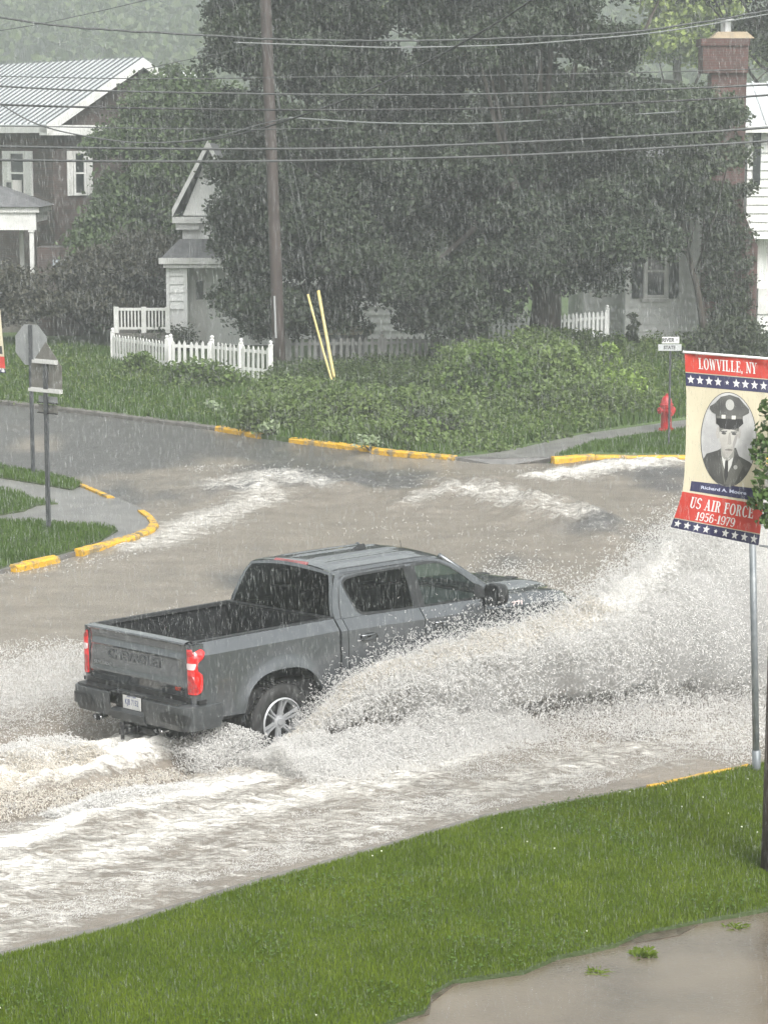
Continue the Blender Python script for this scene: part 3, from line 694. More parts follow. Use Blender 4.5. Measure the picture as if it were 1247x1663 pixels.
# ---------------------------------------------------------------- flood water
CT, ST = math.cos(TYAW), math.sin(TYAW)
def to_truck(x, y):
    dx, dy = x-TX, y-TY; return dx*CT+dy*ST, -dx*ST+dy*CT
def tw(a, b, z=0.):  # truck frame -> world
    return np.array([TX+a*CT-b*ST, TY+a*ST+b*CT, z])
def seg_d(x, y, P):
    d = np.full(x.shape, 1e9)
    for a, b in zip(P[:-1], P[1:]):
        ax, ay = a[0], a[1]; bx, by = b[0]-ax, b[1]-ay; t = np.clip(((x-ax)*bx+(y-ay)*by)/(bx*bx+by*by), 0, 1)
        d = np.minimum(d, np.hypot(x-ax-t*bx, y-ay-t*by))
    return d
WZ = .06
STK = [  # rapids: photo measurements of the foam lines on the water, width m, strength, raise m
 ([(225, 893), (300, 866), (350, 845), (400, 822), (435, 800)], .75, .85, .04),
 ([(385, 802), (420, 783), (460, 777), (505, 790)], 1.1, .85, .12),
 ([(-40, 950), (90, 928), (170, 912), (235, 893)], .45, .50, .03),
 ([(560, 800), (640, 792), (700, 778), (750, 795)], 1.0, .55, .05),
 ([(670, 822), (760, 806), (830, 824), (880, 832), (925, 852)], .75, .80, .12),
 ([(800, 796), (840, 806), (900, 840), (1000, 873)], .55, .55, .12),
 ([(900, 778), (960, 771), (1010, 764), (1068, 755)], .95, 1.0, .12),
 ([(720, 748), (800, 742), (860, 736)], .6, .35, .04),
 ([(320, 762), (385, 764)], .5, .35, .02),
 ([(820, 770), (900, 768)], .5, .35, .02),
 ([(560, 860), (700, 850), (860, 880)], 1.3, .30, .02)]
STK = [([at(u, v, WZ) for u, v in P], w_*1.15, a_*1.16, h_*1.15) for P, w_, a_, h_ in STK]
NW = [  # truck wake in truck frame: (a,b) points, width, foam, raise
 ([(.9, -1.35), (-1.5, -1.6), (-6, -1.9)], .60, 1.25, .09),
 ([(1.6, -2.2), (-1, -2.4), (-6.5, -2.8)], .85, 1.1, .05),
 ([(3.5, -3.3), (-.5, -3.3), (-7, -3.7)], 1.05, .9, .03),
 ([(9.5, -4.0), (5.0, -3.5), (2, -3.3)], 1.0, .92, .03),
 ([(9, -2.2), (5, -2.2), (2.8, -2.5)], 1.0, .7, .03),
 ([(-.6, 0), (-2.0, 0), (-7.5, .1)], .62, 1.5, .26),
 ([(-.8, 1.9), (-3, 2.2), (-8, 2.7)], .8, .75, .08),
 ([(5, 1.6), (2, 1.9), (-.5, 2.0)], .9, .5, .1)]
NW = [([tw(a, b) for a, b in P], w_, a_, h_) for P, w_, a_, h_ in NW]
def water_fields(x, y):
    foam = np.zeros_like(x); z = np.full_like(x, WZ)
    big = fbm(x*.55+3, y*.35, 4, 5)
    rip = fbm(x*3.1, y*2.2, 4, 9)-.5
    z += .018*rip+.025*(fbm(x*.9, y*.6, 3, 21)-.5)
    jx = (fbm(x*.9, y*.6, 3, 31)-.5)*.9; jy = (fbm(x*.9, y*.6, 3, 37)-.5)*1.6
    for P, w_, a_, h_ in STK:
        d = seg_d(x+jx, y+jy, P); k = np.exp(-(d/w_)**2); foam = np.maximum(foam, a_*k)
        z += h_*k*(.25+1.3*fbm(x*3.5, y*2.0, 4, 43))
    ta, tb = to_truck(x, y)
    jx = (fbm(ta*.8, tb*2.0, 4, 51)-.5)*.7; jy = (fbm(ta*.8, tb*2.0, 4, 57)-.5)*.7
    lump = fbm(ta*3.0, tb*4.5, 5, 61); lump2 = fbm(ta*9, tb*10, 3, 67)
    for i, (P, w_, a_, h_) in enumerate(NW):
        d = seg_d(x+jx*(.4 if i == 5 else 1), y+jy*(.4 if i == 5 else 1), P); k = np.exp(-(d/w_)**(4 if i == 5 else 2))
        fade = 1 if i != 5 else np.clip(1.15+ta*.10, .25, 1)*sstep(.4, -1.0, ta)
        foam = np.maximum(foam, a_*k); z += h_*k*(.15+1.1*lump+.45*lump2)*fade
    # tyre troughs
    for b0 in (-.93, .93):
        k = np.exp(-((tb-b0-.05*np.sin(ta*2.1))/.15)**2)*(ta < .4)*np.clip(1+(ta+1)/7, .0, 1); foam *= 1-.9*k; z -= .05*k
    mask = sstep(-12, -7, ta)
    mud = sstep(.40, .62, big+.22*sstep(46, 40, y)-.16*sstep(44, 54, y)-.10*sstep(-2, -9, x)*sstep(36, 42, y)+.10*np.exp(-((x-1.5)**2/9+(y-45)**2/20)))
    return z, foam, mud
def flood():
    xs = np.concatenate([np.arange(-30, -7, .5), np.arange(-7, 7.5, .045), np.arange(7.5, 32, .5)])
    ys = np.concatenate([np.arange(10, 17.5, .5), np.arange(17.5, 33, .045), np.arange(33, 52, .09), np.arange(52, 76, .4)])
    X, Y = np.meshgrid(xs, ys); z, foam, mud = water_fields(X.ravel(), Y.ravel())
    nx, ny = len(xs), len(ys); V = np.c_[X.ravel(), Y.ravel(), z]
    i = np.arange(nx*ny).reshape(ny, nx); Fc = np.c_[i[:-1, :-1].ravel(), i[:-1, 1:].ravel(), i[1:, 1:].ravel(), i[1:, :-1].ravel()]
    # --- material
    m = bpy.data.materials.new('muddy_flood_water'); m.use_nodes = True; N = m.node_tree.nodes; L = m.node_tree.links; p = N['Principled BSDF']
    def node(t, **k):
        n = N.new(t)
        for a, b in k.items(): setattr(n, a, b)
        return n
    tc = node('ShaderNodeTexCoord'); af = node('ShaderNodeAttribute', attribute_name='foam'); am = node('ShaderNodeAttribute', attribute_name='mud')
    mp = node('ShaderNodeMapping'); mp.inputs['Rotation'].default_value = (0, 0, -TYAW); mp.inputs['Scale'].default_value = (.6, 1.25, 1); L.new(tc.outputs['Object'], mp.inputs[0])
    def noise(sc_, det=6, v=None, rough=.6, dist=0):
        n = node('ShaderNodeTexNoise'); n.inputs['Scale'].default_value = sc_; n.inputs['Detail'].default_value = det; n.inputs['Roughness'].default_value = rough; n.inputs['Distortion'].default_value = dist
        L.new(v or mp.outputs[0], n.inputs['Vector']); return n
    def math_(op, a, b=None, clamp=False):
        n = node('ShaderNodeMath', operation=op, use_clamp=clamp)
        for q, i_ in ((a, 0), (b, 1)):
            if q is None: continue
            if isinstance(q, (int, float)): n.inputs[i_].default_value = q
            else: L.new(q, n.inputs[i_])
        return n.outputs[0]
    n1 = noise(7.5, 9, rough=.70, dist=.7); n2 = noise(30, 5, rough=.7, dist=.4)
    nn = math_('ADD', math_('MULTIPLY', n1.outputs[0], .62), math_('MULTIPLY', n2.outputs[0], .38))
    # threshold falls as the foam attribute grows
    th = math_('SUBTRACT', .74, math_('MULTIPLY', af.outputs['Fac'], .34))
    df = math_('SUBTRACT', nn, th); fm = math_('MULTIPLY', df, 5.5, True)
    fm = math_('MULTIPLY', fm, math_('MULTIPLY', af.outputs['Fac'], 4, True))
    cr = node('ShaderNodeMix', data_type='RGBA'); cr.inputs[6].default_value = (.092, .090, .087, 1); cr.inputs[7].default_value = (.196, .173, .144, 1); L.new(am.outputs['Fac'], cr.inputs[0])
    n3 = noise(2.2, 5); v3 = node('ShaderNodeMapRange'); v3.inputs[1].default_value = .3; v3.inputs[2].default_value = .7; v3.inputs[3].default_value = .80; v3.inputs[4].default_value = 1.18; L.new(n3.outputs[0], v3.inputs[0])
    mul = node('ShaderNodeVectorMath', operation='SCALE'); L.new(cr.outputs[2], mul.inputs[0]); L.new(v3.outputs[0], mul.inputs['Scale'])
    mx = node('ShaderNodeMix', data_type='RGBA'); L.new(fm, mx.inputs[0]); L.new(mul.outputs[0], mx.inputs[6]); mx.inputs[7].default_value = (.74, .715, .66, 1)
    L.new(mx.outputs[2], p.inputs['Base Color'])
    rg = node('ShaderNodeMapRange'); rg.inputs[3].default_value = .30; rg.inputs[4].default_value = .75; L.new(fm, rg.inputs[0]); L.new(rg.outputs[0], p.inputs['Roughness'])
    p.inputs['IOR'].default_value = 1.33
    # ripples: flow + rain rings
    b1 = noise(9, 6, rough=.7, dist=.6); b2 = noise(34, 3, v=tc.outputs['Object'])
    vo = node('ShaderNodeTexVoronoi'); vo.inputs['Scale'].default_value = 11; L.new(tc.outputs['Object'], vo.inputs[0])
    vr = node('ShaderNodeMapRange'); vr.inputs[1].default_value = .0; vr.inputs[2].default_value = .12; vr.inputs[3].default_value = 1; vr.inputs[4].default_value = 0; L.new(vo.outputs['Distance'], vr.inputs[0])
    hh = math_('ADD', math_('ADD', math_('MULTIPLY', b1.outputs[0], 1.0), math_('MULTIPLY', b2.outputs[0], .35)), math_('ADD', math_('MULTIPLY', vr.outputs[0], .12), math_('MULTIPLY', fm, .7)))
    bp = node('ShaderNodeBump'); bp.inputs['Distance'].default_value = .035; bp.inputs['Strength'].default_value = .9; L.new(hh, bp.inputs['Height']); L.new(bp.outputs[0], p.inputs['Normal'])
    o = npmesh('flood_water', V, Fc, m, smooth=True, attrs={'foam': foam, 'mud': mud}); tag(o, kind='structure')
flood()

# ---------------------------------------------------------------- grass blades
def pip(x, y, P):
    c = np.zeros(x.shape, bool); n = len(P)
    for i in range(n):
        x0, y0, x1, y1 = P[i][0], P[i][1], P[(i+1) % n][0], P[(i+1) % n][1]
        if y0 == y1: continue
        k = ((y0 > y) != (y1 > y)) & (x < (x1-x0)*(y-y0)/(y1-y0)+x0); c ^= k
    return c
def scatter(P, n, box=None):
    P = np.array(P)[:, :2]; lo, hi = P.min(0), P.max(0)
    if box: lo = np.maximum(lo, box[0]); hi = np.minimum(hi, box[1])
    out = []; got = 0
    while got < n:
        q = rng.uniform(lo, hi, (n*2, 2)); q = q[pip(q[:, 0], q[:, 1], P)]; out.append(q); got += len(q)
        if len(q) == 0: break
    return np.concatenate(out)[:n]
def blades(name, P, n, z, h, w_, mat, box=None, label=None, lean=.45, patch=.5):
    q = scatter(P, n, box); n = len(q)
    clump = fbm(q[:, 0]*2.2, q[:, 1]*2.2, 3, 77)
    hh = h*(.55+.9*rng.random(n))*(1-patch/2+patch*clump*1.2); a = rng.uniform(0, 2*math.pi, n); l = lean*rng.random(n)
    b = np.c_[np.cos(a), np.sin(a)]; a2 = rng.uniform(0, 2*math.pi, n); d = np.c_[np.cos(a2), np.sin(a2)]
    V = np.zeros((n, 4, 3)); zz = np.full(n, z)
    V[:, 0, :2] = q-b*w_/2; V[:, 1, :2] = q+b*w_/2; V[:, 0, 2] = V[:, 1, 2] = zz-.01
    V[:, 2, :2] = q+d*(l*hh*.4)[:, None]+b*w_*.32; V[:, 2, 2] = z+hh*.62
    V[:, 3, :2] = q+d*(l*hh)[:, None]; V[:, 3, 2] = z+hh
    F_ = np.arange(n*4).reshape(n, 4)[:, [0, 1, 2, 3]]
    o = npmesh(name, V.reshape(-1, 3), F_, mat); return tag(o, label, kind='stuff')
GR1 = M('lawn_blades', (.10, .160, .006), .5, (.18, .245, .015), 1.6, island=(.10, .155, .012), island_amt=.4, trans=.35, contrast=(.32, .68))
GR2 = M('verge_blades', (.05, .095, .010), .55, (.10, .165, .026), 1.4, island=(.06, .12, .02), island_amt=.4, trans=.3)
blades('grass', P_near, 400000, .20, .028, .0065, GR1, box=((-4.5, 15.2), (5.2, 26)))
for P, n in ((P_i1, 30000), (P_i2, 9000), (P_i3, 8000)): blades('verge_grass', P, n, .165, .075, .016, GR2, box=((-9, 35), (-2, 60)))
q = [at(u, v, LZ) for u, v in far_k[1:]]
Pb = [p for p in q if p[0] < 2.2]+[at(735, 690, LZ), at(450, 640, LZ), at(330, 600, LZ), at(130, 560, LZ), at(-200, 540, LZ)]
blades('bank_grass', Pb, 60000, LZ, .14, .028, GR2, box=((-14, 48), (4, 90)))
Pr = spoly([(900, 741), (965, 735), (1110, 738), (1300, 741), (1500, 745), (1500, 645), (1110, 697), (1000, 714), (962, 718)])
blades('verge_grass', Pr, 22000, LZ, .075, .02, GR2, box=((3, 46), (10, 66)))
Pr2 = spoly([(800, 733), (950, 702), (1110, 678), (1500, 625), (1500, 560), (800, 560)])
blades('bank_grass', Pr2, 50000, LZ, .20, .03, GR2, box=((1, 48), (14, 90)))
# clover leaves, little white flowers and tufts in the near lawn
def spots(name, n, P, z, s, mat, box, cl, seed):
    r = np.random.default_rng(seed); q = scatter(P, n*6, box); k = fbm(q[:, 0]*1.1, q[:, 1]*1.1, 3, cl) > .56; q = q[k][:n]; n = len(q)
    a = r.uniform(0, 6.28, n); s_ = s*(.6+.8*r.random(n)); zz = z+.02*r.random(n)
    V = np.zeros((n, 4, 3))
    for j in range(4):
        V[:, j, 0] = q[:, 0]+np.cos(a+j*math.pi/2)*s_; V[:, j, 1] = q[:, 1]+np.sin(a+j*math.pi/2)*s_; V[:, j, 2] = zz+.012*(j % 2)
    tag(npmesh(name, V.reshape(-1, 3), np.arange(n*4).reshape(n, 4), mat), kind='stuff')
spots('clover_patches', 2000, P_near, .230, .013, M('clover', (.085, .15, .02), .5, trans=.3), ((-4, 15.5), (5, 26)), 91, 1)
spots('white_clover_flowers', 28, P_near, .235, .009, M('clover_flower', (.55, .58, .42), .6), ((-4, 15.5), (5, 26)), 95, 2)
def tuft(u, v, n, h, label):
    c = at(u, v, .165); r = np.random.default_rng(int(u)); V = []
    mb = MB()
    for k in range(n):
        a = r.uniform(0, 6.28); d = .03*r.random()*3; x, y = c[0]+d*math.cos(a), c[1]+d*math.sin(a); a2 = r.uniform(0, 6.28); l = .04+.08*r.random(); hh = h*(.3+.7*r.random())
        mb.add([(x-.006, y, .16), (x+.006, y, .16), (x+l*.6*math.cos(a2)+.004, y+l*.6*math.sin(a2), .165+hh), (x+l*math.cos(a2), y+l*math.sin(a2), .165+hh*.8)], [(0, 1, 2, 3)])
    tag(mb.build('grass_tuft', GR1), label, 'grass tuft')
tuft(1045, 1552, 70, .06, 'spiky green grass tuft poking out of the silty puddle nearer the lawn')
tuft(968, 1578, 28, .02, 'flattened grass tuft lying in the silty puddle')
tuft(1195, 1506, 30, .03, 'sparse grass wisps in the silt near the right lawn edge')
# ================================================================ buildings
def clap(mb, o, e, L_, z0, z1, n_out, board=.25, holes=()):
    """overlapping boards on a wall: origin o (x,y), unit dir e, outward normal n_out; holes (s0,s1,z0,z1)"""
    e = np.array(e); n = np.array(n_out); k = int(math.ceil((z1-z0)/board))
    for i in range(k):
        a, b = z0+i*board, min(z1, z0+(i+1)*board)
        segs = [(0, L_)]
        for (s0, s1, h0, h1) in holes:
            if b > h0 and a < h1:
                ns = []
                for p, q in segs:
                    if s0 > p: ns.append((p, min(q, s0)))
                    if s1 < q: ns.append((max(p, s1), q))
                segs = [t for t in ns if t[1]-t[0] > .01]
        for p, q in segs:
            P = []
            for zz, d in ((a, .060), (b-.006, .012)):
                for s_, dd in ((p, 0), (q, 0), (q, d), (p, d)):
                    P.append((o[0]+e[0]*s_+n[0]*dd, o[1]+e[1]*s_+n[1]*dd, zz))
            mb.hexa(P)
CLAP = M('white_clapboard', (.78, .79, .77), .5, (.68, .69, .66), 2.5, contrast=(.4, .75))
DGL = M('dark_window_glass', (.02, .024, .026), .08, coat=.5)
SHING = M('grey_shingles', (.085, .087, .09), .7, (.13, .13, .135), 5, bump=.01, bscale=14)
def window(parent, o, e, n, s0, s1, z0, z1, fm=WHITE, sashes=2, fr=.09):
    """window set on the wall plane, frame with panes"""
    e = np.array((e[0], e[1], 0.)); n = np.array((n[0], n[1], 0.)); o = np.array((o[0], o[1], 0.))
    mb = MB(); Z = np.array((0, 0, 1.))
    def bar(a, b, c, d, t=.05): mb.obox(o+e*a+Z*c+n*.0, e*(b-a), n*t, Z*(d-c))
    bar(s0, s0+fr, z0, z1); bar(s1-fr, s1, z0, z1); bar(s0+fr, s1-fr, z0, z0+fr); bar(s0+fr, s1-fr, z1-fr, z1)
    zm = (z0+z1)/2; bar(s0+fr, s1-fr, zm-.03, zm+.03, .04)
    f = mb.build('window', fm, parent)
    g = MB(); g.obox(o+e*(s0+fr)+Z*(z0+fr)-n*.02, e*(s1-s0-2*fr), n*.03, Z*(z1-z0-2*fr)); g.build('pane', DGL, f)
    return f
# ---- left brick house, standing at an angle; ridge runs away to the left
C0 = atd(78, 205, 84.); e1 = np.array((-.6, .8)); e2 = np.array((.8, .6)); n1 = np.array((-.8, -.6)); n2 = np.array((.6, -.8))
hx, hy = C0[0]-e1[0]*.2-e2[0]*-.5-.38, C0[1]+.5*.6-.16
O = np.array((hx, hy)); EZ = 7.05
BR = brick_mat('dark_red_brick', (.080, .048, .040), (.055, .043, .040), (.085, .08, .075))
lh = empty('brick_house', (0, 0, 0), label='dark brick house with pale standing seam metal roof at upper left', cat='house')
W1, W2, RISE = 12.0, 6.6, 1.96
def hp(a, b, z): return (O[0]+e1[0]*a+e2[0]*b, O[1]+e1[1]*a+e2[1]*b, z)
mb = MB(); mb.hexa([hp(0, 0, 0), hp(0, W2, 0), hp(W1, W2, 0), hp(W1, 0, 0), hp(0, 0, EZ), hp(0, W2, EZ), hp(W1, W2, EZ), hp(W1, 0, EZ)])
mb.add([hp(0, 0, EZ), hp(0, W2, EZ), hp(0, W2/2, EZ+RISE), hp(W1, 0, EZ), hp(W1, W2, EZ), hp(W1, W2/2, EZ+RISE)], [(0, 1, 2), (5, 4, 3)])
mb.build('wall', BR, lh)
MET = M('galvanised_roof_sheet', (.55, .57, .58), .35, (.70, .72, .73), .8, metal=.2)
mb = MB(); OV = .5
def rp(a, t, up=0):  # t 0 eave .. 1 ridge, near slope
    b = -OV+(W2/2+OV)*t; z = EZ-.2+(RISE+.32)*t+up; return hp(a, b, z)
mb.hexa([rp(-OV, 0), rp(-OV, 1), rp(W1, 1), rp(W1, 0), rp(-OV, 0, .06), rp(-OV, 1, .06), rp(W1, 1, .06), rp(W1, 0, .06)])
mb.build('roof', MET, lh)
mb = MB()
for k in range(31):
    a = -OV+k*.42; mb.hexa([rp(a, 0, .06), rp(a, 1, .06), rp(a+.05, 1, .06), rp(a+.05, 0, .06), rp(a, 0, .11), rp(a, 1, .11), rp(a+.05, 1, .11), rp(a+.05, 0, .11)])
mb.build('roof_seams', M('seam_shade_grey', (.10, .11, .115), .5), lh); mb = MB()  # dark colour stands in for shaded rib sides and dirt between panels
def rq(a, t, up=0): b = W2+OV-(W2/2+OV)*t; return hp(a, b, EZ-.2+(RISE+.32)*t+up)
mb.hexa([rq(-OV, 1, -.0), rq(-OV, 0), rq(W1, 0), rq(W1, 1, -.0), rq(-OV, 1, .06), rq(-OV, 0, .06), rq(W1, 0, .06), rq(W1, 1, .06)])
mb.build('rear_roof', MET, lh)
mb = MB()   # white rake boards, returns and eave fascia
for f in (rp, rq):
    mb.hexa([f(-OV-.03, 0, -.28), f(-OV-.03, 1, -.28), f(-OV, 1, -.28), f(-OV, 0, -.28), f(-OV-.03, 0, .02), f(-OV-.03, 1, .02), f(-OV, 1, .02), f(-OV, 0, .02)])
mb.hexa([hp(-OV, -OV, EZ-.5), hp(-OV, 1.9, EZ-.5), hp(0, 1.9, EZ-.5), hp(0, -OV, EZ-.5), hp(-OV, -OV, EZ-.16), hp(-OV, 1.9, EZ-.16), hp(0, 1.9, EZ-.16), hp(0, -OV, EZ-.16)])
mb.hexa([hp(-OV, -OV, EZ-.42), hp(W1, -OV, EZ-.42), hp(W1, -OV+.05, EZ-.42), hp(-OV, -OV+.05, EZ-.42), hp(-OV, -OV, EZ-.2), hp(W1, -OV, EZ-.2), hp(W1, -OV+.05, EZ-.2), hp(-OV, -OV+.05, EZ-.2)])
mb.build('cornice', WHITE, lh)
def on_wall(u, v, which):  # photo point -> (s along wall, z)
    d = _ray(u, v); n = n1 if which == 1 else n2; t = (O@n)/(d[:2]@n); p = d*t; e = e1 if which == 1 else e2
    return float((p[:2]-O)@e), CH+p[2]
for (u0, u1, v0, v1, wh) in ((6, 56, 245, 318, 1), (108, 150, 245, 317, 2)):
    sa, z1_ = on_wall(u0, v0, wh); sb, z0_ = on_wall(u1, v1, wh); s0, s1 = min(sa, sb), max(sa, sb); e, n = (e1, n1) if wh == 1 else (e2, n2)
    wd = s1-s0; wf = window(lh, O+n*.02, e, n, s0+wd*.24, s1-wd*.24, z0_, z1_)
    for q in (s0, s1-wd*.24+.02):
        mb = MB(); o3 = np.array((*(O+n*.02), 0)); E3 = np.array((*e, 0)); N3 = np.array((*n, 0)); mb.obox(o3+E3*q+np.array((0, 0, z0_)), E3*(wd*.22), N3*.05, (0, 0, z1_-z0_))
        for k in range(12): mb.obox(o3+E3*(q+.06)+N3*.05+np.array((0, 0, z0_+.08+k*(z1_-z0_-.16)/12)), E3*(wd*.22-.12), N3*.02, (0, 0, (z1_-z0_)/24))
        mb.build('shutter', WHITE, lh)
    if wh == 1:
        mb = MB(); o3 = np.array((*(O+n*.05), 0)); E3 = np.array((*e, 0)); N3 = np.array((*n, 0)); mb.obox(o3+E3*(s0+wd*.36)+np.array((0, 0, z0_+.1)), E3*(wd*.28), N3*.35, (0, 0, .42))
        ac = mb.build('air_conditioner', M('ac_beige', (.5, .5, .47), .5), wf); mb = MB(); mb.obox(o3+E3*(s0+wd*.40)+N3*.351+np.array((0, 0, z0_+.15)), E3*(wd*.17), N3*.006, (0, 0, .3)); mb.build('grille', BLACK, ac)
# porch
ph = empty('porch', (0, 0, 0), label='white columned porch with low grey roof in front of the brick house', cat='porch')
pr = atd(64, 336, 80.5); px1 = pr[0]; px0 = px1-7; pz = pr[2]
mb = MB(); mb.box(px0, px1, 80.5, 83.5, pz-.18, pz); mb.box(px0+.05, px1-.12, 80.58, 80.78, pz-.75, pz-.18); mb.box(px0, px1-.12, 80.78, 83.4, pz-.5, pz-.19); mb.build('fascia', WHITE, ph)
mb = MB(); mb.hexa([(px0, 80.4, pz), (px1+.1, 80.4, pz), (px1+.1, 83.6, pz), (px0, 83.6, pz), (px0, 81.8, pz+.62), (px1-1.4, 81.8, pz+.62), (px1-1.4, 82.6, pz+.62), (px0, 82.6, pz+.62)]); mb.build('porch_roof', SHING, ph)
for k, x in enumerate((px1-.28, px1-.9, px1-2.6, px1-4.2)):
    mb = MB(); yy = 80.62 if k != 1 else 82.6; mb.box(x-.07, x+.07, yy, yy+.14, .17, pz-.70); mb.box(x-.10, x+.10, yy-.03, yy+.17, pz-.82, pz-.74); mb.box(x-.1, x+.1, yy-.03, yy+.17, 1.15, 1.25); mb.build('column', WHITE, ph)
mb = MB(); mb.box(px0, px1, 80.5, 83.5, .17, .9); mb.build('porch_deck', CURBG, ph)
# low white/blue lean-to sign between porch and bushes
b = empty('garden_shed', (0, 0, 0), label='small dark shed with pale hatch half hidden by the hedge under the brick house', cat='shed')
q = atd(86, 422, 79.); q2 = atd(113, 433, 79.)
mb = MB(); mb.box(q[0]-.5, q2[0]+.3, 79.1, 80.3, .17, q[2]+.4); mb.build('wall', BR, b); mb = MB(); mb.box(q[0], q2[0], 79.03, 79.097, q2[2], q[2]); mb.build('hatch', M('pale_blue_grey', (.34, .37, .40), .5), b)

# ---- small white gabled cottage behind the maple
wc = empty('white_cottage', (0, 0, 0), label='white clapboard cottage with steep gable peeking out left of the big maples', cat='house')
y0 = 76.0
def X(u, y=y0): return atd(u, 300, y)[0]
def Zp(v, y=y0): return atd(623, v, y)[2]
mb = MB(); clap(mb, (X(297), y0), (1, 0), X(395)-X(297), 3.4, Zp(352), (0, -1)); mb.box(X(297)-.02, X(297)+.10, y0-.06, y0+.1, 3.4, Zp(352)); mb.box(X(297), X(395), y0, y0+7, .17, Zp(352)); mb.build('wall', CLAP, wc)
gx0, gx1 = X(281), X(399); gxm = (gx0+gx1)/2; ge, gp = Zp(350), Zp(238)
mb = MB(); mb.poly([[(gx0+.3, ge), (gx1-.3, ge), (gxm, gp-.15)]], lambda x, z: (x, y0-.02, z)); mb.build('gable', CLAP, wc)
mb = MB()
for (xa, xb) in ((gx0, gxm), (gx1, gxm)):
    d = 1 if xb > xa else -1
    mb.hexa([(xa, y0-.45, ge-.05), (xb, y0-.45, gp-.05), (xb, y0-.40, gp-.05), (xa, y0-.40, ge-.05), (xa, y0-.45, ge+.2), (xb, y0-.45, gp+.2), (xb, y0-.40, gp+.2), (xa, y0-.40, ge+.2)])
mb.box(gx0, gx0+.95, y0-.42, y0-.0, ge-.22, ge-.04); mb.box(gx0+.1, gx0+.8, y0-.3, y0-.0, ge-.42, ge-.22); mb.box(gx1-.95, gx1, y0-.42, y0-.0, ge-.22, ge-.04)
mb.build('rake_trim', WHITE, wc)
mb = MB()
for (xa, xb) in ((gx0, gxm), (gx1, gxm)):
    mb.hexa([(xa, y0-.39, ge-.0), (xb, y0-.39, gp), (xb, y0+7, gp), (xa, y0+7, ge), (xa, y0-.39, ge+.1), (xb, y0-.39, gp+.1), (xb, y0+7, gp+.1), (xa, y0+7, ge+.1)])
mb.build('roof', SHING, wc)
# entry bay with hipped little roof
y1_ = 74.2; bx0, bx1 = X(270, y1_), X(345, y1_); bz = Zp(418, y1_)
mb = MB(); clap(mb, (bx0, y1_), (1, 0), X(300, y1_)-bx0, Zp(502, y1_)+.0, bz-.1, (0, -1)); mb.box(bx0-.03, bx0+.07, y1_-.07, y1_+.03, .2, bz-.1); mb.box(X(298, y1_)-.02, X(303, y1_), y1_-.07, y1_+.1, .2, bz-.1)
mb.box(bx0, X(300, y1_), y1_, y0, .2, bz-.1); mb.box(X(300, y1_), bx1+1.8, y1_+.9, y0-.01, .2, bz-.1); mb.build('entry_bay', CLAP, wc)
mb = MB(); mb.hexa([(bx0-.2, y1_-.3, bz-.05), (bx1+.8, y1_-.3, bz-.05), (bx1+.8, y0, bz-.05), (bx0-.2, y0, bz-.05), (X(292, y0), y0-.6, Zp(388)), (bx1+.8, y0-.6, Zp(388)), (bx1+.8, y0-.05, Zp(388)), (X(292, y0), y0-.05, Zp(388))]); mb.build('entry_roof', SHING, wc)
mb = MB(); mb.box(bx0-.22, bx1+.8, y1_-.34, y1_-.30, bz-.18, bz-.0); mb.box(bx0-.1, bx1+.8, y1_-.25, y1_-.0, bz-.3, bz-.19); mb.build('fascia', WHITE, wc)
mb = MB(); mb.box(X(312, 75.1), X(334, 75.1), y1_+.82, y1_+.88, .3, Zp(432, 75)); dr = mb.build('door', WHITE, wc); mb = MB(); mb.box(X(317, 75.1), X(329, 75.1), y1_+.80, y1_+.815, Zp(486, 75), Zp(455, 75)); mb.build('pane', DGL, dr)
mb = MB(); clap(mb, (X(395), y0+1.5), (1, 0), X(730)-X(395), .2, Zp(385), (0, -1)); mb.box(X(395), X(730), y0+1.5, y0+7, .2, Zp(385)); mb.build('rear_wing', CLAP, wc)
mb = MB(); mb.hexa([(X(390), y0+1.1, Zp(385)), (X(740), y0+1.1, Zp(385)), (X(740), y0+7, Zp(385)), (X(390), y0+7, Zp(385)), (X(390), y0+4, Zp(250)), (X(740), y0+4, Zp(250)), (X(740), y0+4.1, Zp(250)), (X(390), y0+4.1, Zp(250))]); mb.build('roof', SHING, wc)

# ---- right white house
rh = empty('clapboard_house', (0, 0, 0), label='white clapboard house with dark shuttered window at right behind the trees', cat='house')
y0 = 77.0; zt = Zp(325, y0); xc = X(1020, y0)
wx0, wx1, wz0, wz1 = X(1053), X(1092), Zp(488), Zp(398)
mb = MB(); clap(mb, (xc, y0), (1, 0), X(1215)-xc, .2, zt, (0, -1), .26, holes=((wx0-xc, wx1-xc, wz0, wz1),)); mb.box(xc-.06, xc+.09, y0-.09, y0+.05, .2, zt)
mb.box(xc, X(1215), y0+.0, y0+8, .2, zt); clap(mb, (X(960), y0+1.6), (1, 0), xc-X(960), .2, zt, (0, -1), .26); mb.box(X(960), xc, y0+1.6, y0+8, .2, zt); mb.build('wall', CLAP, rh)
window(rh, (0, y0-.04), (1, 0), (0, -1), wx0, wx1, wz0, wz1, fr=.11)
mb = MB(); mb.box(wx0-.08, wx1+.08, y0-.14, y0-.03, wz0-.1, wz0); mb.build('sill', WHITE, rh)
SHUT = M('black_shutter_paint', (.028, .034, .036), .5)
def shutter(x0, x1, z0, z1, y, par):
    mb = MB(); mb.box(x0, x0+.06, y-.05, y, z0, z1); mb.box(x1-.06, x1, y-.05, y, z0, z1); mb.box(x0, x1, y-.03, y-.005, z0, z1)
    k = z0+.05
    while k < z1-.05: mb.box(x0+.06, x1-.06, y-.045, y-.03, k, k+.035); k += .07
    mb.build('shutter', SHUT, par)
shutter(X(1033), X(1051), wz0, wz1+.1, y0-.04, rh); shutter(X(1094), X(1110), wz0, wz1+.1, y0-.04, rh)
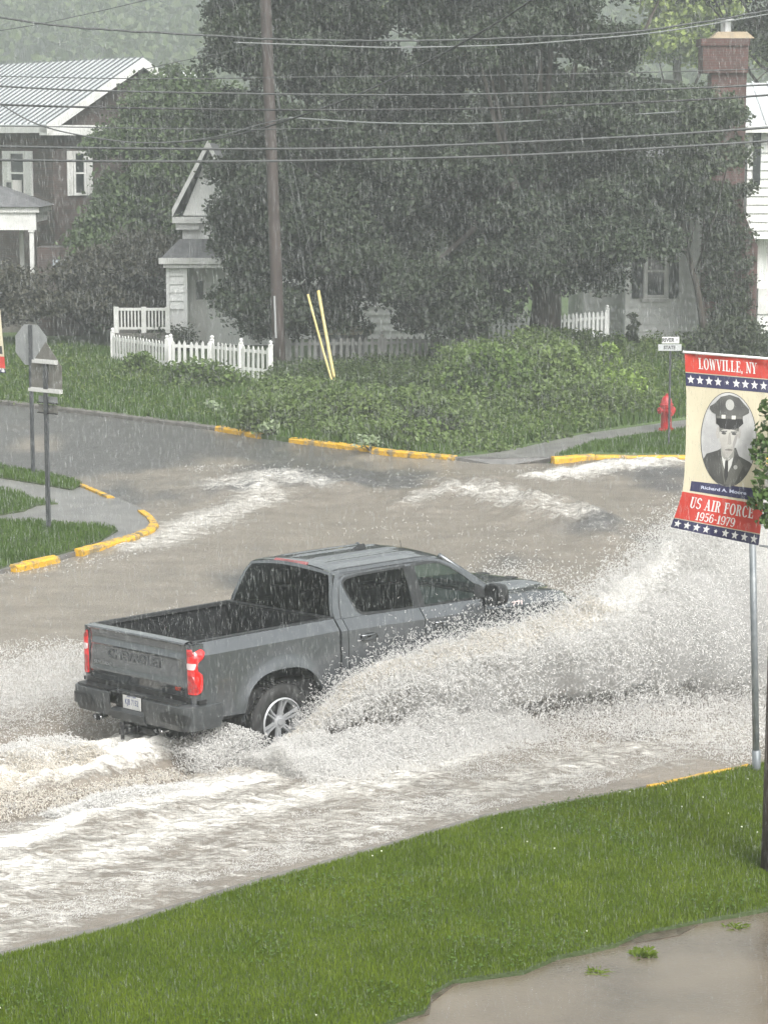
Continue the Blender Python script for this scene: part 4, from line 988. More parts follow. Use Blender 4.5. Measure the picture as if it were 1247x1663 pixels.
mb = MB(); mb.hexa([(X(940), y0-.3, zt), (X(1225), y0-.3, zt), (X(1225), y0+8.2, zt), (X(940), y0+8.2, zt), (X(925), y0+4, zt+2.4), (X(1225), y0+4, zt+2.4), (X(1225), y0+4.1, zt+2.4), (X(925), y0+4.1, zt+2.4)]); mb.build('roof', SHING, rh)
mb = MB(); mb.box(X(955), X(1215), y0-.32, y0-.28, zt-.2, zt-.0); mb.build('fascia', WHITE, rh)
# two storey wing at the right edge with metal roof
y2 = 75.5; xw = X(1212, y2); zc = Zp(355, y2)
mb = MB(); clap(mb, (xw, y2), (1, 0), 5, Zp(388, y2), Zp(212, y2), (0, -1), .26); mb.box(xw, xw+5, y2, y2+7, Zp(388, y2), Zp(212, y2)); mb.box(xw+.5, xw+5, y2+.6, y2+7, .2, Zp(388, y2))
mb.build('wing_wall', CLAP, rh)
mb = MB(); mb.box(xw+.42, xw+.5, y2+.45, y2+.6, Zp(470, y2), Zp(389, y2)); mb.box(xw+.5, xw+3, y2+.55, y2+.598, Zp(512, y2), Zp(470, y2)); mb.build('wing_trim', WHITE, rh)
shutter(X(1221, y2), X(1233, y2), Zp(300, y2), Zp(214, y2), y2-.04, rh)
mb = MB(); zr0, zr1 = Zp(208, y2), Zp(135, y2)
def rr(s, t, up): return (xw-.45+s*6+t*-.0, y2-.5+3.2*t, zr0+(zr1-zr0)*t+up)
mb.hexa([rr(0, 0, 0), rr(1, 0, 0), rr(1, 1, 0), rr(0, 1, 0), rr(0, 0, .07), rr(1, 0, .07), rr(1, 1, .07), rr(0, 1, .07)])
for k in range(14):
    s = k/13; mb.hexa([rr(s, 0, .07), rr(s+.008, 0, .07), rr(s+.008, 1, .07), rr(s, 1, .07), rr(s, 0, .12), rr(s+.008, 0, .12), rr(s+.008, 1, .12), rr(s, 1, .12)])
mb.build('metal_roof', MET, rh)
mb = MB(); mb.box(xw-.47, xw+6, y2-.55, y2-.5, zr0-.14, zr0+.03); mb.build('wing_fascia', WHITE, rh)
# chimney stack
BR2 = brick_mat('red_chimney_brick', (.115, .045, .037), (.08, .038, .033), (.10, .085, .08))
ch = empty('brick_chimney', (0, 0, 0), label='tall red brick chimney stack with metal cap rising at upper right', cat='chimney')
yc = 76.2
def bxp(mb, u0, u1, v0, v1, ya, yb): mb.box(X(u0, ya), X(u1, ya), ya, yb, Zp(v1, ya), Zp(v0, ya))
mb = MB(); bxp(mb, 1151, 1208, 116, 345, yc-1.6, yc-.7); bxp(mb, 1137, 1210, 72, 118, yc-1.7, yc-.55); bxp(mb, 1134, 1212, 62, 74, yc-1.76, yc-.5)
a, b = X(1151, yc-1.6), X(1208, yc-1.6); a2, b2 = X(1146, yc-1.6), X(1232, yc-1.6); za, zb = Zp(345, yc-1.6), Zp(400, yc-1.6)
mb.hexa([(a2, yc-1.6, zb), (b2, yc-1.6, zb), (b2, yc-.6, zb), (a2, yc-.6, zb), (a, yc-1.6, za), (b, yc-1.6, za), (b, yc-.7, za), (a, yc-.7, za)]); mb.box(a2, b2, yc-1.6, yc-.6, .17, zb)
mb.build('stack', BR2, ch)
mb = MB(); a, b = X(1139, yc), X(1206, yc); z_ = Zp(62, yc-1.7); mb.hexa([(a, yc-1.7, z_), (b, yc-1.7, z_), (b, yc-.6, z_), (a, yc-.6, z_), (a+.2, yc-1.5, z_+.2), (b-.2, yc-1.5, z_+.2), (b-.2, yc-.8, z_+.2), (a+.2, yc-.8, z_+.2)]); mb.build('mortar_crown', M('buff_mortar', (.33, .26, .17), .8, (.25, .2, .14), 4), ch)
mb = MB(); zz = z_+.2; xm = (a+b)/2-.15; mb.lathe([(.16, 0), (.16, .32), (.30, .33), (.30, .37), (.0, .42)], 14, lambda p, q, h: (xm+p, yc-1.15+q, zz+h)); mb.build('flue_cap', M('cap_metal', (.6, .6, .6), .3, metal=.6), ch)
# service entrance box and drop insulators on chimney
sb = empty('service_entrance', (0, 0, 0), label='white cable clamp and grey meter box where wires reach the chimney', cat='cable box')
mb = MB(); bxp(mb, 1158, 1184, 168, 183, yc-2.0, yc-1.61); mb.build('box', M('grey_pvc', (.42, .44, .44), .5), sb, bevel=.02)
mb = MB(); p = [atd(u, v, yc-2.1) for u, v in ((1174, 186), (1186, 181), (1197, 177), (1206, 173))]; mb.tube(p, [.03, .09, .13, .08], 8); mb.build('clamp', WHITE, sb, smooth=True)
mb = MB(); p = [atd(u, v, yc-2.1) for u, v in ((1122, 166), (1113, 166), (1107, 172), (1106, 182))]; mb.tube(p, .025, 6); mb.build('drip_loop', WHITE, sb, smooth=True)
mb = MB(); p = [atd(u, v, yc-2.1) for u, v in ((1113, 195), (1119, 186), (1130, 182), (1174, 184))]; mb.tube(p, .03, 6); mb.build('drip_loop', WHITE, sb, smooth=True)
# distant barn roof
yb = 120.
db = empty('distant_barn', (0, 0, 0), label='far white roofed barn between the trees below the wooded hill', cat='barn')
mb = MB(); x0, x1 = X(282, yb), X(335, yb); zt_ = Zp(134, yb); mb.box(x0+.2, x1-.2, yb, yb+5, .1, zt_); mb.build('wall', CLAP, db)
mb = MB(); zq = Zp(115, yb); mb.hexa([(x0, yb-.3, zt_), (x1, yb-.3, zt_), (x1, yb+5.3, zt_), (x0, yb+5.3, zt_), (x0+.3, yb+2, zq), (x1-.3, yb+2, zq), (x1-.3, yb+3, zq), (x0+.3, yb+3, zq)]); mb.build('roof', M('white_roof_sheet', (.6, .62, .62), .4), db)

# ---- fences and railings
def picket_fence(name, pts, h, mat, label, sp=.155, pw=.085, pointed=True, caps=(), post_every=2.4, lean=0):
    F_ = empty(name, (0, 0, 0), label=label, cat='fence')
    P = [np.array(p, float) for p in pts]; pk = MB(); rl = MB(); dist = 0; r = random.Random(3)
    for i, (a, b) in enumerate(zip(P[:-1], P[1:])):
        L_ = np.linalg.norm((b-a)[:2]); d = (b-a)/L_; n = np.array((d[1], -d[0], 0)); k = int(L_/sp)
        for j in range(k):
            p = a+d*(j+.5)*L_/k; hh = h*(1+.04*(r.random()-.5)); o = p-d*pw/2; ln = d*(r.random()-.5)*.04
            z = np.array((0, 0, 1.)); q = [o, o+d*pw, o+d*pw+n*.02, o+n*.02]; top = [w_+z*(hh-.07)+ln for w_ in q]
            pk.hexa(q+top)
            if pointed:
                m_ = o+d*pw/2+z*hh+ln; b0 = len(pk.v); pk.add([top[0], top[1], top[2], top[3], m_, m_+n*.02], [(0, 1, 4), (2, 3, 5), (1, 2, 5, 4), (3, 0, 4, 5)])
        for zz in (.22*h, .78*h): rl.obox(a+n*-.04+np.array((0, 0, zz)), d*L_, n*.035, (0, 0, .08))
        m = max(1, round(L_/post_every))
        for j in range(m+(1 if i == len(P)-2 else 0)):
            p = a+d*j*L_/m; mb = MB(); mb.box(p[0]-.06, p[0]+.06, p[1]-.0, p[1]+.12, p[2]-.05, p[2]+h+.04); po = mb.build('post', mat, F_)
            mb = MB(); mb.lathe([(.0, 0), (.075, 0), (.075, .02), (.03, .035), (.055, .07), (.05, .11), (0, .135)], 10, lambda u, v, g: (p[0]+u, p[1]+.06+v, p[2]+h+.04+g)); mb.build('post_cap', mat, po, smooth=True)
    pk.build('pickets', mat, F_); rl.build('rails', mat, F_)
    return F_
picket_fence('picket_fence', [at(184, 588, LZ), at(272, 602, LZ)], .80, WHITE, 'white picket fence run left of the gate beside the cottage', sp=.17)
picket_fence('picket_fence', [at(278, 604, LZ), at(345, 607, LZ), at(392, 612, LZ), at(440, 617, LZ)], .86, WHITE, 'long bent white picket fence run ending at the utility pole', sp=.17)
GREYW = M('shade_greyed_pickets', (.11, .115, .108), .7, (.16, .16, .15), 4)  # grey-white pickets darkened in colour for the maples' shade; planter boards share it
picket_fence('shade_grey_fence', [at(466, 606, LZ), at(620, 604, LZ), at(770, 597, LZ)], .95, GREYW, 'grey-white picket fence under the maples, their shade painted into its grey', sp=.17)
picket_fence('tall_picket_fence', [at(796, 582, LZ), at(870, 577, LZ), at(985, 566, LZ)], 1.15, CLAP, 'taller white picket fence behind the big maple trunk', sp=.19, pw=.11)
pb = empty('planter_box', (0, 0, 0), label='long grey wooden planter box with beige rim behind the grey fence', cat='planter')
a, b = at(508, 600, LZ), at(600, 600, LZ); hb = (600-545)/60.
mb = MB(); mb.box(a[0]+.05, b[0]-.05, a[1]+.5, a[1]+1.2, LZ, LZ+hb); mb.build('side_boards', GREYW, pb)
mb = MB(); mb.box(a[0]-.05, b[0]+.05, a[1]+.42, a[1]+1.28, LZ+hb, LZ+hb+.18); mb.build('rim', M('beige_board', (.42, .38, .28), .6), pb)
rg = empty('deck_railing', (0, 0, 0), label='white baluster railing of the low deck beside the cottage entry', cat='railing')
a, b = at(186, 540, .6), at(272, 540, .6); yy = 73.; xa, xb = X(186, yy), X(270, yy); z1, z0 = Zp(500, yy), Zp(535, yy)
mb = MB(); mb.box(xa, xb, yy-.04, yy+.04, z1-.08, z1); mb.box(xa, xb, yy-.03, yy+.03, z0, z0+.07); mb.build('rails', WHITE, rg)
mb = MB()
for k in range(15): x = xa+(xb-xa)*(k+.5)/15; mb.box(x-.022, x+.022, yy-.022, yy+.022, z0+.07, z1-.08)
mb.build('balusters', WHITE, rg)
for x in (xa, X(231, yy), xb): MB().box(x-.07, x+.07, yy-.071, yy+.069, .17, z1+.03).build('post', WHITE, rg)
MB().box(xa-.1, xb+.1, yy-.1, yy+1.2, .17, z0-.1).build('deck', CURBG, rg)
# ================================================================ poles and cables
WOODP = M('brown_pole_wood', (.044, .034, .031), .75, (.070, .054, .048), 4, bump=.01, bscale=9, stretch=(3, 3, .25))
DWOOD = M('dark_creosote_wood', (.028, .017, .012), .6, (.055, .032, .020), 3, bump=.012, bscale=12, stretch=(4, 4, .3))
up = empty('utility_pole', at(455, 612, LZ), label='leaning reddish brown utility pole in front of the left maple', cat='utility pole')
b_ = at(455, 612, LZ); t_ = atd(425, -160, b_[1]); d_ = t_-b_
mb = MB(); mb.tube([(0, 0, -.2)]+[tuple(d_*k/8) for k in range(1, 9)], [.17]+[.165-.004*k for k in range(8)], 16); mb.build('pole', WOODP, up, smooth=True)
mb = MB()
p0, p1 = d_*.085, d_*.175; mb.tube([p0+np.array((-.06, -.19, 0)), p1+np.array((-.06, -.185, 0))], .028, 6); mb.build('cable_guard', M('pvc_grey', (.36, .37, .37), .5), up)
CABG = M('guy_strand', (.05, .055, .055), .5)
gw = empty('guy_wire_guard', at(548, 640, LZ), label='tall pale yellow guy wire guard, the right one of the leaning pair', cat='guy wire')
YG = M('pale_yellow_guard', (.58, .46, .17), .5, (.66, .55, .26), 3)
def guard(o, u0, v0, u1, v1, rad, top):
    a = at(u0, v0, LZ); y = a[1]; b = atd(u1, v1, y+.6); d = b-a; c = atd(top[0], top[1], b_[1]-.2)-a
    mb = MB(); mb.tube([(0, 0, 0)]+[tuple(d*k/5+np.array((0, 0, -.05*math.sin(k/5*math.pi)))) for k in (1, 2, 3, 4, 5)], rad, 8); mb.build('guard_tube', YG, o, smooth=True)
    mb = MB(); mb.tube([tuple(d), tuple(c)], .006, 5); mb.build('strand', CABG, o)
guard(gw, 549, 640, 518, 472, .040, (432, 60))
g2 = empty('guy_wire_guard', at(547, 645, LZ), label='thinner yellow guy wire guard, the left one of the leaning pair', cat='guy wire')
guard(g2, 547, 645, 500, 478, .028, (430, 20))
CABD = M('black_cable', (.014, .015, .016), .5); CABL = M('pale_cable', (.17, .18, .18), .4); CABM = M('grey_cable', (.045, .05, .05), .4)
def cable(pts, y, rad, mat, label, wob=0):
    P = []
    pts = [np.array(p, float) for p in pts]
    for i in range(len(pts)-1):   # smooth through the measured points
        p0 = pts[max(i-1, 0)]; p1 = pts[i]; p2 = pts[i+1]; p3 = pts[min(i+2, len(pts)-1)]
        for k in range(10):
            t = k/10; P.append(.5*((2*p1)+(-p0+p2)*t+(2*p0-5*p1+4*p2-p3)*t*t+(-p0+3*p1-3*p2+p3)*t**3))
    P.append(pts[-1]); r = random.Random(len(P))
    W3 = [atd(p[0], p[1]+wob*(r.random()-.5), (y[0]+(y[1]-y[0])*i/(len(P)-1)) if hasattr(y, '__len__') else y) for i, p in enumerate(P)]
    mb = MB(); mb.tube(W3, rad*1.35, 6); tag(mb.build('overhead_cable', mat, smooth=True), label, 'cable', 'overhead cables across the street')
cable([(-80, 12), (0, 28), (100, 42), (200, 50), (350, 58), (430, 63), (620, 66), (820, 62), (1000, 54), (1140, 36), (1247, 17), (1330, 2)], 58, .020, CABM, 'twisted topmost cable sloping down from the upper left edge to the utility pole', 1.2)
cable([(380, 69), (500, 73), (620, 77), (720, 76), (820, 73), (900, 68), (1070, 52), (1247, 23), (1340, 6)], 57, .013, CABL, 'thin pale cable just below the topmost one, right of the utility pole')
cable([(-60, 122), (100, 126), (300, 128), (500, 125), (820, 122), (1140, 115), (1320, 108)], 55, .009, CABM, 'faint thin cable level with the brick chimney shaft top')
cable([(-60, 136), (0, 140), (150, 147), (400, 152), (620, 154), (820, 152), (1100, 144), (1320, 134)], 48, .015, CABM, 'medium dark cable crossing the metal roof just above its middle')
cable([(-60, 168), (0, 170), (140, 174), (400, 178), (620, 178), (820, 175), (1110, 163), (1240, 155), (1320, 150)], 48, .017, CABD, 'dark cable crossing the lower half of the metal roof')
cable([(-60, 126), (0, 168), (65, 203), (150, 223), (240, 232), (340, 224), (430, 200), (470, 192)], 52, .012, CABM, 'slack drooping cable sagging below the metal roof at left')
cable([(290, 231), (360, 224), (430, 207), (500, 184), (590, 150), (700, 97), (800, 41), (860, 2), (930, -45)], (56, 44), .016, CABD, 'dark diagonal cable rising to the top right across the maples')
cable([(470, 191), (600, 199), (740, 201), (850, 197), (960, 190), (1110, 181), (1174, 178)], (58, 74), .016, CABL, 'pale service cable running from the utility pole side to the brick chimney')
cable([(-60, 204), (100, 206), (260, 209), (420, 210), (560, 208)], 50, .009, CABM, 'thin faint cable just under the metal roof eave')
cable([(-60, 237), (0, 238), (200, 241), (400, 242), (600, 240), (820, 232), (1060, 220), (1247, 207), (1320, 202)], 40, .017, CABM, 'upper cable of the thick lowest pair')
cable([(-60, 259), (0, 260), (200, 262), (400, 262), (600, 259), (820, 253), (1060, 241), (1247, 229), (1320, 224)], 40, .017, CABM, 'lower cable of the thick lowest pair, the lowest of all the long wires')
cable([(-60, 60), (0, 50), (90, 34), (230, 2), (300, -18)], 62, .009, CABM, 'thin cable slanting up in front of the hill in the top left corner')
cable([(225, 115), (290, 100), (360, 86), (420, 70)], 66, .009, CABM, 'short thin cable slanting up from the metal roof ridge to the maple')
# right hand poles
o_ = at(1264, 1412, .2)
wp = empty('wooden_pole', o_, label='thick dark brown wooden pole standing in the near lawn at the right edge', cat='utility pole')
mb = MB(); mb.tube([(0, 0, -.1), (0, 0, .6), (.01, 0, 2.5), (.02, 0, 5), (.03, 0, 8.5)], [.158, .150, .145, .14, .13], 20); mb.build('pole', DWOOD, wp, smooth=True)
o_ = at(1228, 1256, .17)
sp_ = empty('steel_post', o_, label='slim grey galvanised steel post between banner and near kerb', cat='post')
top = atd(1221, 872, o_[1])-o_; mb = MB(); mb.tube([(0, 0, -.1), tuple(top*.5), tuple(top)], .034, 12); mb.build('tube', STEEL, sp_, smooth=True)
mb = MB(); mb.tube([(0, 0, -.1), tuple(top*.10)], .044, 12); mb.build('ground_sleeve', STEEL, sp_, smooth=True)

# ---------------------------------------------------------------- stop sign and school sign seen from behind
ALB = M('aluminium_sign_back', (.23, .24, .24), .5, (.29, .30, .30), 4, metal=.15); ALB2 = M('dull_sign_back', (.115, .110, .095), .6, (.16, .155, .14), 6)
REDF = M('red_sign_face', (.45, .02, .02), .4); YGF = M('fluorescent_sign_face', (.55, .65, .05), .4)
def plate(o, outline, mat, face, name, y=0, t=.004):
    n = len(outline); mb = MB(); mb.add([(x, y, z) for x, z in outline]+[(x, y+t, z) for x, z in outline], [tuple(range(n)), tuple(range(2*n-1, n-1, -1))]+[(i, n+i, n+(i+1) % n, (i+1) % n) for i in range(n)])
    p = mb.build(name, mat, o); mb = MB(); mb.add([(x*.985, y+t+.001, z) for x, z in outline], [tuple(range(n-1, -1, -1))]); f = mb.build('face', face, p); return p, f
s_o = at(54, 770, .165); k1 = FPX/s_o[1]
st = empty('stop_sign', s_o, R(-32), label='octagonal stop sign seen from its grey back on a slim dark post', cat='road sign')
zc = (770-558)/k1*1.0; rr_ = .381/math.cos(R(22.5))
oct_ = [(rr_*math.cos(R(22.5+45*k)), zc+rr_*math.sin(R(22.5+45*k))) for k in range(8)]
pl_, fc = plate(st, oct_, ALB, REDF, 'sign_plate', .03)
text_mesh('sign_lettering', 'STOP', .30, lambda x, y, z: (-x, .036+z, zc+y), WHITE, pl_, ext=.001, xs=.8)
mb = MB(); mb.box(-.028, .028, -.012, .012, -.05, zc+.37); mb.box(-.035, -.022, -.012, .026, -.05, zc+.37); mb.box(.022, .035, -.012, .026, -.05, zc+.37); mb.build('post', DARKST, st)
s_o = at(79, 862, .165); k2 = FPX/s_o[1]
ss = empty('school_sign', s_o, R(-40), label='five sided sign seen from its brown grey back, with two pale brackets', cat='road sign')
def zq(v): return (862-v)/k2
pent = [(0, zq(551)), (.36, zq(590)), (.36, zq(632)), (-.36, zq(632)), (-.36, zq(590))]
pl_, fc = plate(ss, [(x, z) for x, z in reversed(pent)], ALB2, YGF, 'sign_plate', .03)
mb = MB()
for (z, hw) in ((zq(583), .27), (zq(630), .37)): mb.box(-hw, hw, -.035, .028, z-.035, z-.028); mb.box(-hw, hw, -.035, -.028, z-.035, z+.02); mb.box(-hw, hw, .02, .029, z-.03, z+.03)
mb.build('bracket', M('pale_bracket', (.55, .55, .53), .4), ss)
mb = MB(); mb.box(-.03, .03, -.012, .012, -.05, zq(585)); mb.box(-.038, -.024, -.012, .026, -.05, zq(585)); mb.box(.024, .038, -.012, .026, -.05, zq(585)); mb.build('post', DARKST, ss)
for v0, v1 in ((640, 651), (654, 668)):
    pp, ff = plate(ss, [(.25, zq(v0)), (.25, zq(v1)), (-.2, zq(v1)), (-.2, zq(v0))], ALB if v0 == 640 else ALB2, WHITE, 'lower_plate', .03); 
    mb = MB(); mb.box(-.2, .25, -.01, .028, zq(v1)-.004, zq(v1)+.012); mb.build('rim', BLACK, pp)

# ---------------------------------------------------------------- hydrant
HR = M('red_hydrant_paint', (.42, .022, .025), .4, (.30, .02, .022), 9)
hyd = empty('fire_hydrant', at(1081, 699, LZ), R(25), label='red fire hydrant on the grass verge beside the footpath', cat='fire hydrant')
f = lambda a, b, h: (a, b, h)
mb = MB(); mb.lathe([(.17, 0), (.17, .03), (.12, .035), (.115, .30), (.12, .31), (.12, .50), (.14, .51), (.14, .545), (.115, .55)], 20, f); mb.build('barrel', HR, hyd, smooth=True, angle=35)
mb = MB(); mb.lathe([(.15, .55), (.15, .575), (.125, .585), (.115, .66), (.08, .73), (.03, .76), (.03, .80), (.0, .805)], 20, f); mb.build('bonnet', HR, hyd, smooth=True, angle=35)
for dx, dy, r_, z in ((1, 0, .055, .44), (-1, 0, .055, .44), (0, -1, .075, .42)):
    mb = MB()
    def ff(a, b, h, dx=dx, dy=dy, z=z): return (dx*h-dy*a, dy*h+dx*a, z+b)
    mb.lathe([(r_, .09), (r_, .15), (r_+.018, .15), (r_+.018, .19), (r_*.5, .195), (.02, .195), (.02, .225), (0, .225)], 12, ff); mb.build('nozzle_cap', HR, hyd, smooth=True, angle=35)
mb = MB()
for k in range(8): a = 2*math.pi*k/8; mb.tube([(.145*math.cos(a), .145*math.sin(a), .03), (.145*math.cos(a), .145*math.sin(a), .055)], .014, 6)
mb.build('flange_bolts', HR, hyd)
# ---------------------------------------------------------------- street name sign
sn = empty('street_name_sign', at(1085, 738, .0), label='two stacked white street name blades on a thin dark post behind the hydrant', cat='street sign')
k3 = FPX/at(1085, 738, 0)[1]
def zs(v): return (738-v)/k3
mb = MB(); mb.tube([(0, 0, 0), (0, 0, zs(568))], .024, 8); mb.build('post', DARKST, sn)
WB = M('white_blade', (.66, .67, .66), .4); INK = M('black_ink', (.02, .02, .02), .6)
b1_ = MB().box(-14/k3, 14/k3, -.012, .012, zs(556), zs(545.5)).build('name_blade', WB, sn)
b2_ = MB().box(-20/k3, 18/k3, -.012, .012, zs(568), zs(557.5)).build('name_blade', M('grey_blade', (.42, .44, .44), .45), sn)
text_mesh('blade_lettering', 'RIVER', .115, lambda x, y, z: (x-.05, -.0135-z, zs(551)+y), INK, b1_, ext=.0005, xs=.85, bold=.004)
text_mesh('blade_lettering', 'ST', .06, lambda x, y, z: (x+.13, -.0135-z, zs(551)+y), INK, b1_, ext=.0005)
text_mesh('blade_lettering', 'STATE', .10, lambda x, y, z: (x-.02, -.0135-z, zs(563)+y), INK, b2_, ext=.0005, xs=.85, bold=.003)

# ---------------------------------------------------------------- banners
# slab serif capitals built from bars (x0,y0)-(x1,y1) with thickness; letter box 1 high
def glyph(ch):
    T_, t = .17, .075; S = []
    def v(x, y0=0, y1=1, w_=T_): S.append([(x-w_/2, y0), (x+w_/2, y0), (x+w_/2, y1), (x-w_/2, y1)])
    def h(y, x0, x1, w_=t): S.append([(x0, y-w_/2), (x1, y-w_/2), (x1, y+w_/2), (x0, y+w_/2)])
    def ln(x0, y0, x1, y1, w_): S.append([(x0-w_/2, y0), (x0+w_/2, y0), (x1+w_/2, y1), (x1-w_/2, y1)])
    def ring(cx, cy, rx, ry, a0=0, a1=360, tv=T_, th_=t):
        n = 18
        for k in range(n):
            A, B = R(a0+(a1-a0)*k/n), R(a0+(a1-a0)*(k+1)/n)
            S.append([(cx+rx*math.cos(A), cy+ry*math.sin(A)), (cx+rx*math.cos(B), cy+ry*math.sin(B)), (cx+(rx-tv)*math.cos(B), cy+(ry-th_)*math.sin(B)), (cx+(rx-tv)*math.cos(A), cy+(ry-th_)*math.sin(A))])
    def ser(x, y, w_=.34): h(y, x-w_/2, x+w_/2, t)
    e = t/2; wd = .62
    if ch == 'L': v(.17); ser(.17, 1-e); h(e, .0, .56); v(.53, 0, .28, .07); wd = .60
    elif ch == 'O': ring(.33, .5, .33, .52); wd = .66
    elif ch == 'W': ln(.10, 1, .27, 0, .15); ln(.42, .95, .27, 0, .06); ln(.42, .95, .60, 0, .15); ln(.76, 1, .60, 0, .06); ser(.10, 1-e, .26); ser(.76, 1-e, .22); wd = .86
    elif ch == 'V': ln(.10, 1, .31, 0, .16); ln(.53, 1, .31, 0, .06); ser(.10, 1-e, .26); ser(.53, 1-e, .24); wd = .62
    elif ch == 'I': v(.17); ser(.17, 1-e); ser(.17, e); wd = .34
    elif ch == 'E': v(.17); h(1-e, 0, .52); h(.5, .1, .42); h(e, 0, .55); v(.5, .75, 1, .06); v(.53, 0, .27, .06); v(.42, .40, .60, .05); wd = .58
    elif ch == ',': v(.1, -.1, .14, .13); wd = .22
    elif ch == 'N': v(.12, 0, 1, .07); ln(.12, 1, .52, 0, .15); v(.54, 0, 1, .07); ser(.1, 1-e, .24); ser(.12, e, .24); ser(.54, 1-e, .24); wd = .66
    elif ch == 'Y': ln(.10, 1, .30, .45, .15); ln(.52, 1, .32, .45, .06); v(.31, 0, .47); ser(.10, 1-e, .26); ser(.52, 1-e, .24); ser(.31, e, .3); wd = .62
    elif ch == 'U': v(.14, .25, 1); v(.50, .25, 1, .07); ring(.31, .27, .255, .28, 180, 360, .15, .08); ser(.14, 1-e, .28); ser(.50, 1-e, .22); wd = .62
    elif ch == 'S': ring(.28, .74, .26, .27, 20, 270, .14, .08); ring(.28, .27, .27, .27, -160, 90, .14, .08); wd = .56
    elif ch == 'A': ln(.12, 0, .33, 1, .06); ln(.56, 0, .33, 1, .16); h(.33, .2, .5); ser(.12, e, .22); ser(.56, e, .28); wd = .70
    elif ch == 'R': v(.16); ser(.16, 1-e, .3); ser(.16, e, .3); ring(.25, .73, .30, .27, -90, 90, .16, .08); ln(.34, .5, .52, 0, .15); wd = .64
    elif ch == 'F': v(.17); h(1-e, 0, .52); h(.52, .1, .42); ser(.17, e, .32); v(.5, .72, 1, .06); v(.42, .42, .62, .05); wd = .56
    elif ch == 'C': ring(.33, .5, .33, .52, 40, 320); v(.57, .70, .95, .06); wd = .62
    elif ch == '1': v(.17); ser(.17, e); ln(.04, .78, .14, .98, .06); wd = .36
    elif ch == '9': ring(.27, .68, .27, .34, 0, 360, .13, .08); ring(.27, .33, .27, .35, -150, 20, .13, .08); v(.475, .3, .7, .13); wd = .56
    elif ch == '5': h(.95, .08, .46, .1); v(.10, .5, 1, .06); ring(.25, .31, .27, .33, -150, 120, .14, .08); wd = .54
    elif ch == '6': ring(.27, .32, .27, .34, 0, 360, .13, .08); ring(.27, .67, .27, .35, 30, 200, .13, .08); v(.065, .3, .7, .13); wd = .56
    elif ch == '7': h(.94, .02, .50, .11); ln(.2, 0, .46, .95, .13); v(.04, .74, .95, .06); wd = .52
    elif ch == '8': ring(.26, .72, .24, .29); ring(.26, .28, .27, .30); wd = .54
    elif ch == '-': h(.42, .02, .30, .1); wd = .34
    elif ch == ' ': wd = .26
    return S, wd
def serif_text(name, s, u0, u1, v_mid, hgt, fn, mat, parent):
    """place text between u0..u1 (banner fractions) at height hgt"""
    tot = 0; L_ = []
    for ch in s: g, wd = glyph(ch); L_.append((g, tot)); tot += wd+.07
    sx = (u1-u0)/tot; mb = MB()
    for g, x0 in L_:
        for q in g: mb.add([fn(u0+(x0+x)*sx, v_mid+hgt*(.5-y), .004) for x, y in q], [tuple(range(len(q)))])
    return mb.build(name, mat, parent)
BRED = M('banner_red', (.47, .045, .03), .55, (.40, .035, .025), 3); BNAVY = M('banner_navy', (.022, .022, .065), .55); BCRM = M('banner_cream', (.50, .455, .335), .6, (.44, .40, .29), 2)
BWHT = M('banner_white', (.58, .58, .57), .5)
